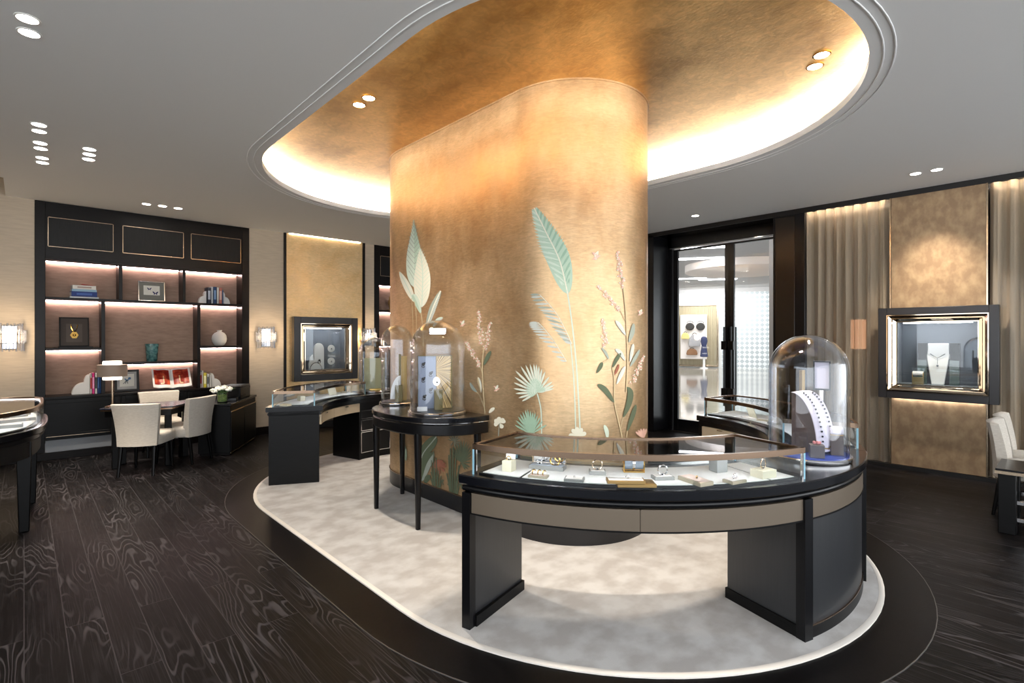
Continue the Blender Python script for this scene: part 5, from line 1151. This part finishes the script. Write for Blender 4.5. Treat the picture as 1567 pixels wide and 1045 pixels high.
# ================================================================== JEWEL WINDOWS (framed wall cases)
M['case_inside'] = mat('blue_grey_felt', (112,118,126), .9); M['frame_black'] = mat('black_frame', (22,20,24), .32)
M['smoke_glass'] = mat('smoked_green_glass', (58,76,72), .08, coat=.5)
def wall_case(label, loc, rz, W, H, T, lip=.115):
    t = thing('display_case', label, 'display case', loc, rz)
    rect = lambda w,h,y,dz=0: [(-w/2,y,H/2-h/2),(w/2,y,H/2-h/2),(w/2,y,H/2+h/2),(-w/2,y,H/2+h/2)]
    g = G(); wall_holes(g,'y',-T,-.006,-W/2,W/2,0,H,[(-W/2+lip,W/2-lip,lip,H-lip)]); g.build('outer_frame', M['frame_black'], t, local=True, bevel=.004)
    iw, ih = W-2*lip, H-2*lip; rw, rh = .735, .74
    st = [(iw,ih,-T-.006),(iw-.02,ih-.02,-T-.006),(iw-.03,ih-.03,-T+.012),(iw-.085,ih-.085,-T+.025),(iw-.10,ih-.10,-T+.010),(iw-.115,ih-.115,-T+.028),(rw+.02,rh+.02,-T+.055),(rw,rh,-T+.055),(rw,rh,-T+.10)]
    g = G(); g.loft([rect(w,h,y) for w,h,y in st], cap=False); g.build('mirror_bevel', M['mirror_gold'], t, local=True, smooth=20, label='bronze mirror stepped bevel')
    g = G(); g.loft([rect(rw,rh,-T+.09), rect(rw,rh,.20)], cap=False); g.add(rect(rw,rh,.20), [(0,1,2,3)]); ins = g.build('niche', M['case_inside'], t, local=True, smooth=0, label='blue-grey lined niche')
    z1 = H/2+rh/2; z0 = H/2-rh/2
    g = G(); g.box(-rw/2+.05,-T+.12,z1-.012,rw/2-.05,-T+.14,z1-.003); g.build('led_strip', M['led_case'], ins, local=True, smooth=0)
    g = G(); g.box(-rw/2,-T+.085,z0,rw/2,-T+.089,z1); g.build('glass_pane', M['glass'], t, local=True, smooth=0)
    return t, z0
M['led_panel'] = emission('led_panel', (255,232,200), 26)
M['led_case'] = emission('led_case', (250,250,255), 14)
c1, z0 = wall_case('black framed wall window with jewel stands on the gold panel, left of the column', (3.948,WB-.005,.85), 0, 1.165, 1.115, .12)
o = thing('jewel_stand','tall white arched jewel stand in the left wall window','jewel stand', MW[c1.name] @ Vector((-.06,.09,z0))); g = G()
g.loft([[(x,y,z) for x,z in [(-.09,0),(.09,0),(.09,.36)]+[(.09*math.cos(R(a)),.36+.11*math.sin(R(a))) for a in range(10,180,10)]+[(-.09,.36)]] for y in (0,.05)]); g.build('arch_panel', M['white'], o, local=True, bevel=.004); g = G(); jewel(g,0,-.01,.16,.02); g.build('gem', M['dark_gem'], o, local=True)
o = thing('jewel_stand','short white leaf shaped stand at the left in the left wall window','jewel stand', MW[c1.name] @ Vector((-.21,.06,z0)))
g = G(); g.loft([[(x*w,y,z) for x,z in [(-.05,0),(.05,0),(.045,.15),(.015,.27),(-.03,.22),(-.055,.1)]] for y,w in ((-.02,1),(.02,1))]); g.build('leaf_panel', M['pad_white'], o, local=True, bevel=.006)
o = thing('jewel_stand','clear upright with two white discs in the left wall window','jewel stand', MW[c1.name] @ Vector((.15,.07,z0))); g = G(); g.box(-.075,-.004,0,.075,.004,.46); g.build('clear_panel', M['glass'], o, local=True)
for zz in (.14,.37):
    g = G(); g.loft([[(r*.065*math.cos(k*math.pi/14),y,zz+r*.065*math.sin(k*math.pi/14)) for k in range(28)] for r,y in ((1,-.018),(1,-.005))]); d = g.build('disc', M['white'], o, local=True, label='white disc'); g = G(); jewel(g,.0,-.026,zz,.009); g.build('gem', M['dark_gem'], d, local=True)
o = thing('choker','dark open choker ring at the front of the left wall window','necklace', MW[c1.name] @ Vector((-.16,-.03+.02,z0))); g = G(); g.tube([(.105*math.cos(R(a)),0,.125*math.sin(R(a))) for a in range(0,181,12)],.006,6); g.build('ring', M['dark_gem'], o, local=True)
c2, z0 = wall_case('black framed wall window with a lit necklace bust on the damask panel', (WR-.02,1.135,.872), R(-90), 1.10, 1.09, .14, .085)
mw = MW[c2.name]
o = thing('necklace_bust','white necklace bust lit from above in the right wall window','necklace bust', mw @ Vector((0,.06,z0)), R(-90))
g = G(); g.loft([[(-w,-.02+q,z),(w,-.02+q,z),(w*.9,.07,z),(-w*.9,.07,z)] for z,w,q in ((0,.06,.0),(.18,.085,.0),(.30,.10,.0),(.345,.105,.01),(.40,.10,.03),(.49,.10,.04))]); g.build('bust', M['white'], o, local=True, bevel=.008)
g = G(); g.loft([[(-.19,y,z0_) for z0_ in (.30,.36)]+[(.19,y,z0_) for z0_ in (.36,.30)] for y in (.075,.095)]); g.build('shoulder_band', M['white'], o, local=True, bevel=.005)
n = thing('necklace','fine dark necklace with a pendant on the white bust','necklace', mw @ Vector((0,.06,z0)), R(-90)); g = G(); g.tube([(-.07,-.022,.365),(-.03,-.027,.335),(0,-.029,.315),(.03,-.027,.335),(.07,-.022,.365)],.004,5); g.tube([(0,-.029,.315),(0,-.028,.24)],.0015,4); g.sphere((0,-.029,.225),.012,8,6); g.build('chain', M['dark_gem'], n, local=True)
for s,l in ((-1,'smoked glass box left of the necklace bust'),(1,'smoked glass box right of the necklace bust')):
    o = thing('glass_box', l, 'glass box', mw @ Vector((s*.15,.09,z0)), R(-90)); g = G(); g.box(-.045,-.03,0,.045,.05,.29); g.build('lower_glass', M['smoke_glass'], o, local=True, bevel=.002); g = G(); g.box(-.045,.0,.37,.045,.05,.49); g.box(-.045,.03,.29,.045,.05,.37); g.build('upper_block', M['lacquer'], o, local=True)
o = thing('bracelet_block','small dark block with a pale bracelet roll in the right wall window','display block', mw @ Vector((-.175,-.02,z0)), R(-90)); g = G(); g.box(-.055,-.03,0,.055,.03,.085); g.build('block', M['olive'], o, local=True, bevel=.002); g = G(); g.loft([[(sx,.025*math.cos(k*math.pi/8),.13+.025*math.sin(k*math.pi/8)) for k in range(16)] for sx in (-.05,.05)]); g.build('roll', M['pad_white'], o, local=True); g = G(); [g.box(s*.052-.003,-.02,.085,s*.052+.003,.02,.14) for s in (-1,1)]; g.build('cradle', M['gold'], o, local=True)
# light strip under the right case
g = G(); g.box(WR-.05,.72,.866,WR-.03,1.55,.870); o = g.build('led_strip', M['led_under'] if 'led_under' in M else emission('led_under',(255,246,240),10), None, smooth=0); tag(o,'white light strip under the right wall window','light strip')

# ================================================================== RIGHT HAND TABLE AND CHAIRS
t = thing('low_table','low table with a blue-black top and gold edge at the right photo edge','table',(6.1,-.2,0))
TP2 = [(5.86,-.95),(6.37,-.95),(6.37,.47),(5.86,.47)]
g = G(); g.prism(TP2,.512,.53); g.build('table_top', M['lacquer_top'], t, bevel=.003); g = G(); g.prism(poly_inset(TP2,-.006),.488,.512); g.build('edge_band', M['champagne'], t, label='champagne gold edge')
for x,y in ((5.93,.40),(6.30,.40),(5.93,-.88),(6.30,-.88)):
    g = G(); g.box(x-.055,y-.055,0,x+.055,y+.055,.488); g.build('leg', M['black_wood'], t, bevel=.005)
for z,x in ((.12,5.93),(.26,5.93),(.26,6.30)):
    g = G(); g.box(x-.02,-.83,z-.017,x+.02,.345,z+.017); g.build('stretcher', M['steel'], t, bevel=.003)
dup(ch, (6.62,.28,0), R(180), 'cream chair beside the low table, nearer of the two at the right photo edge', 'cream chairs at the right edge')
dup(ch, (7.16,.28,0), R(180), 'cream chair nearest the right wall, farther of the two at the right photo edge', 'cream chairs at the right edge')
# glowing drum added for the orange glow behind the curtain
o = thing('glow_drum','orange glowing drum on a stand, added behind the sheer curtain','glow_drum',(8.40,2.06,1.45)); g = G(); g.lathe((8.40,2.06,1.45),[(.09,0),(.09,.40),(.002,.40)],24); g.build('glow_drum_body', emission('orange_shade',(255,176,128),.45), o); g = G(); g.lathe((8.40,2.06,0),[(.1,0),(.1,.02),(.015,.03),(.015,1.45)],16); g.build('stand', M['lacquer'], o)

# ================================================================== DOWNLIGHTS
def downlight(x, y, z, label, e=55, spot=70, aim=None, group=None, r=.048, rgb=(255,240,220)):
    t = thing('ceiling_downlight', label, 'downlight', (x,y,z), 0, group)
    g = G(); g.lathe((x,y,z), [(r+.010,0),(r+.010,-.004),(r,-.005),(r,0)], 28, cap=False); g.build('trim_ring', M['white'] if z < 3.5 else M['gold'], t)
    g = G(); g.lathe((x,y,z), [(r,-.001),(r,-.003),(.001,-.003)], 24); g.build('lens', M['lens'], t, smooth=0)
    if e: light('downlight_beam', 'SPOT', (x,y,z-.02), e, rgb, t, aim or (x,y,0), .04, spot, 1.0)
DL = [(.014,4.010,'downlight at the top left corner of the photo, upper of the pair'),(.022,4.189,'downlight at the top left corner of the photo, lower of the pair'),
 (.092,5.935,'topmost of the column of six downlights at the left'),(.096,6.121,'second from top in the column of six downlights at the left'),(.109,6.483,'third from top in the column of six downlights at the left'),(.116,6.67,'fourth from top in the column of six downlights at the left'),(.132,7.006,'fifth from top in the column of six downlights at the left'),(.138,7.195,'lowest of the column of six downlights at the left'),
 (.455,6.379,'top one of the short column of three downlights at the left'),(.466,6.562,'middle one of the short column of three downlights at the left'),(.474,6.747,'lowest of the short column of three downlights at the left'),
 (1.199,8.476,'left of three downlights in front of the bookcase'),(1.376,8.454,'middle of three downlights in front of the bookcase'),(1.559,8.456,'right of three downlights in front of the bookcase'),
 (7.119,1.212,'left one of two downlights in front of the damask panel'),(7.118,1.03,'right one of two downlights in front of the damask panel'),(7.209,3.823,'single downlight in front of the glass doors')]
AIM = {14:(WR,1.15,1.9), 15:(WR,1.1,1.7), 11:(1.2,8.3,.7), 12:(1.4,8.2,.7), 13:(1.55,8.5,.7)}
for i,(x,y,l) in enumerate(DL):
    e = 70 if i < 14 else 60
    downlight(x,y,HC,l,e,60,AIM.get(i))
for x,y,l in ((2.086,4.158,'downlight in the gold ceiling left of the column, nearer the rim'),(2.085,3.984,'downlight in the gold ceiling left of the column, farther from the rim'),(4.227,1.31,'downlight in the gold ceiling at the right, nearer the rim'),(4.091,1.224,'downlight in the gold ceiling at the right, upper of the pair')):
    downlight(x,y,GC,l,62,95)
for x,y in ((5.0,4.2),(5.0,4.0),(4.6,6.2),(4.75,6.1)): downlight(x,y,GC,'downlight in the gold ceiling hidden behind the column',75,95,None,'hidden downlights behind the column')
for y0,y1,l in ((1.63,2.53,'added hidden light strip at the head of the curtain left of the damask panel'),(-1.1,.66,'added hidden light strip at the head of the curtain right of the damask panel')):
    g = G(); g.box(WR-.004,y0,3.337,WR+.006,y1,3.347); o = g.build('added_curtain_light', M['led_panel'], smooth=0); tag(o, l, 'light strip')  # hidden strips added to brighten the tops of the curtains
g = G(); g.box(3.33,WB-.022,HC-.006,4.63,WB-.016,HC-.001); o = g.build('panel_light', M['led_panel'], smooth=0); tag(o, 'thin light strip washing the top of the gold wall panel', 'light strip')
for x,y in ((2.50,1.42),(2.36,1.58)): downlight(x,y,GC,'downlight in the gold ceiling just above the photo edge',65,100,None,'gold ceiling downlights above the photo')
for x,y in ((-1.5,1.5),(-1.5,3.5),(1.0,-1.0),(3.5,-1.5),(5.6,-1.4),(.2,1.6)): downlight(x,y,HC,'unseen downlight near the photographer, added for even light',22,90,None,'added downlights near the photographer')  # unseen lamps added around the camera to balance the light
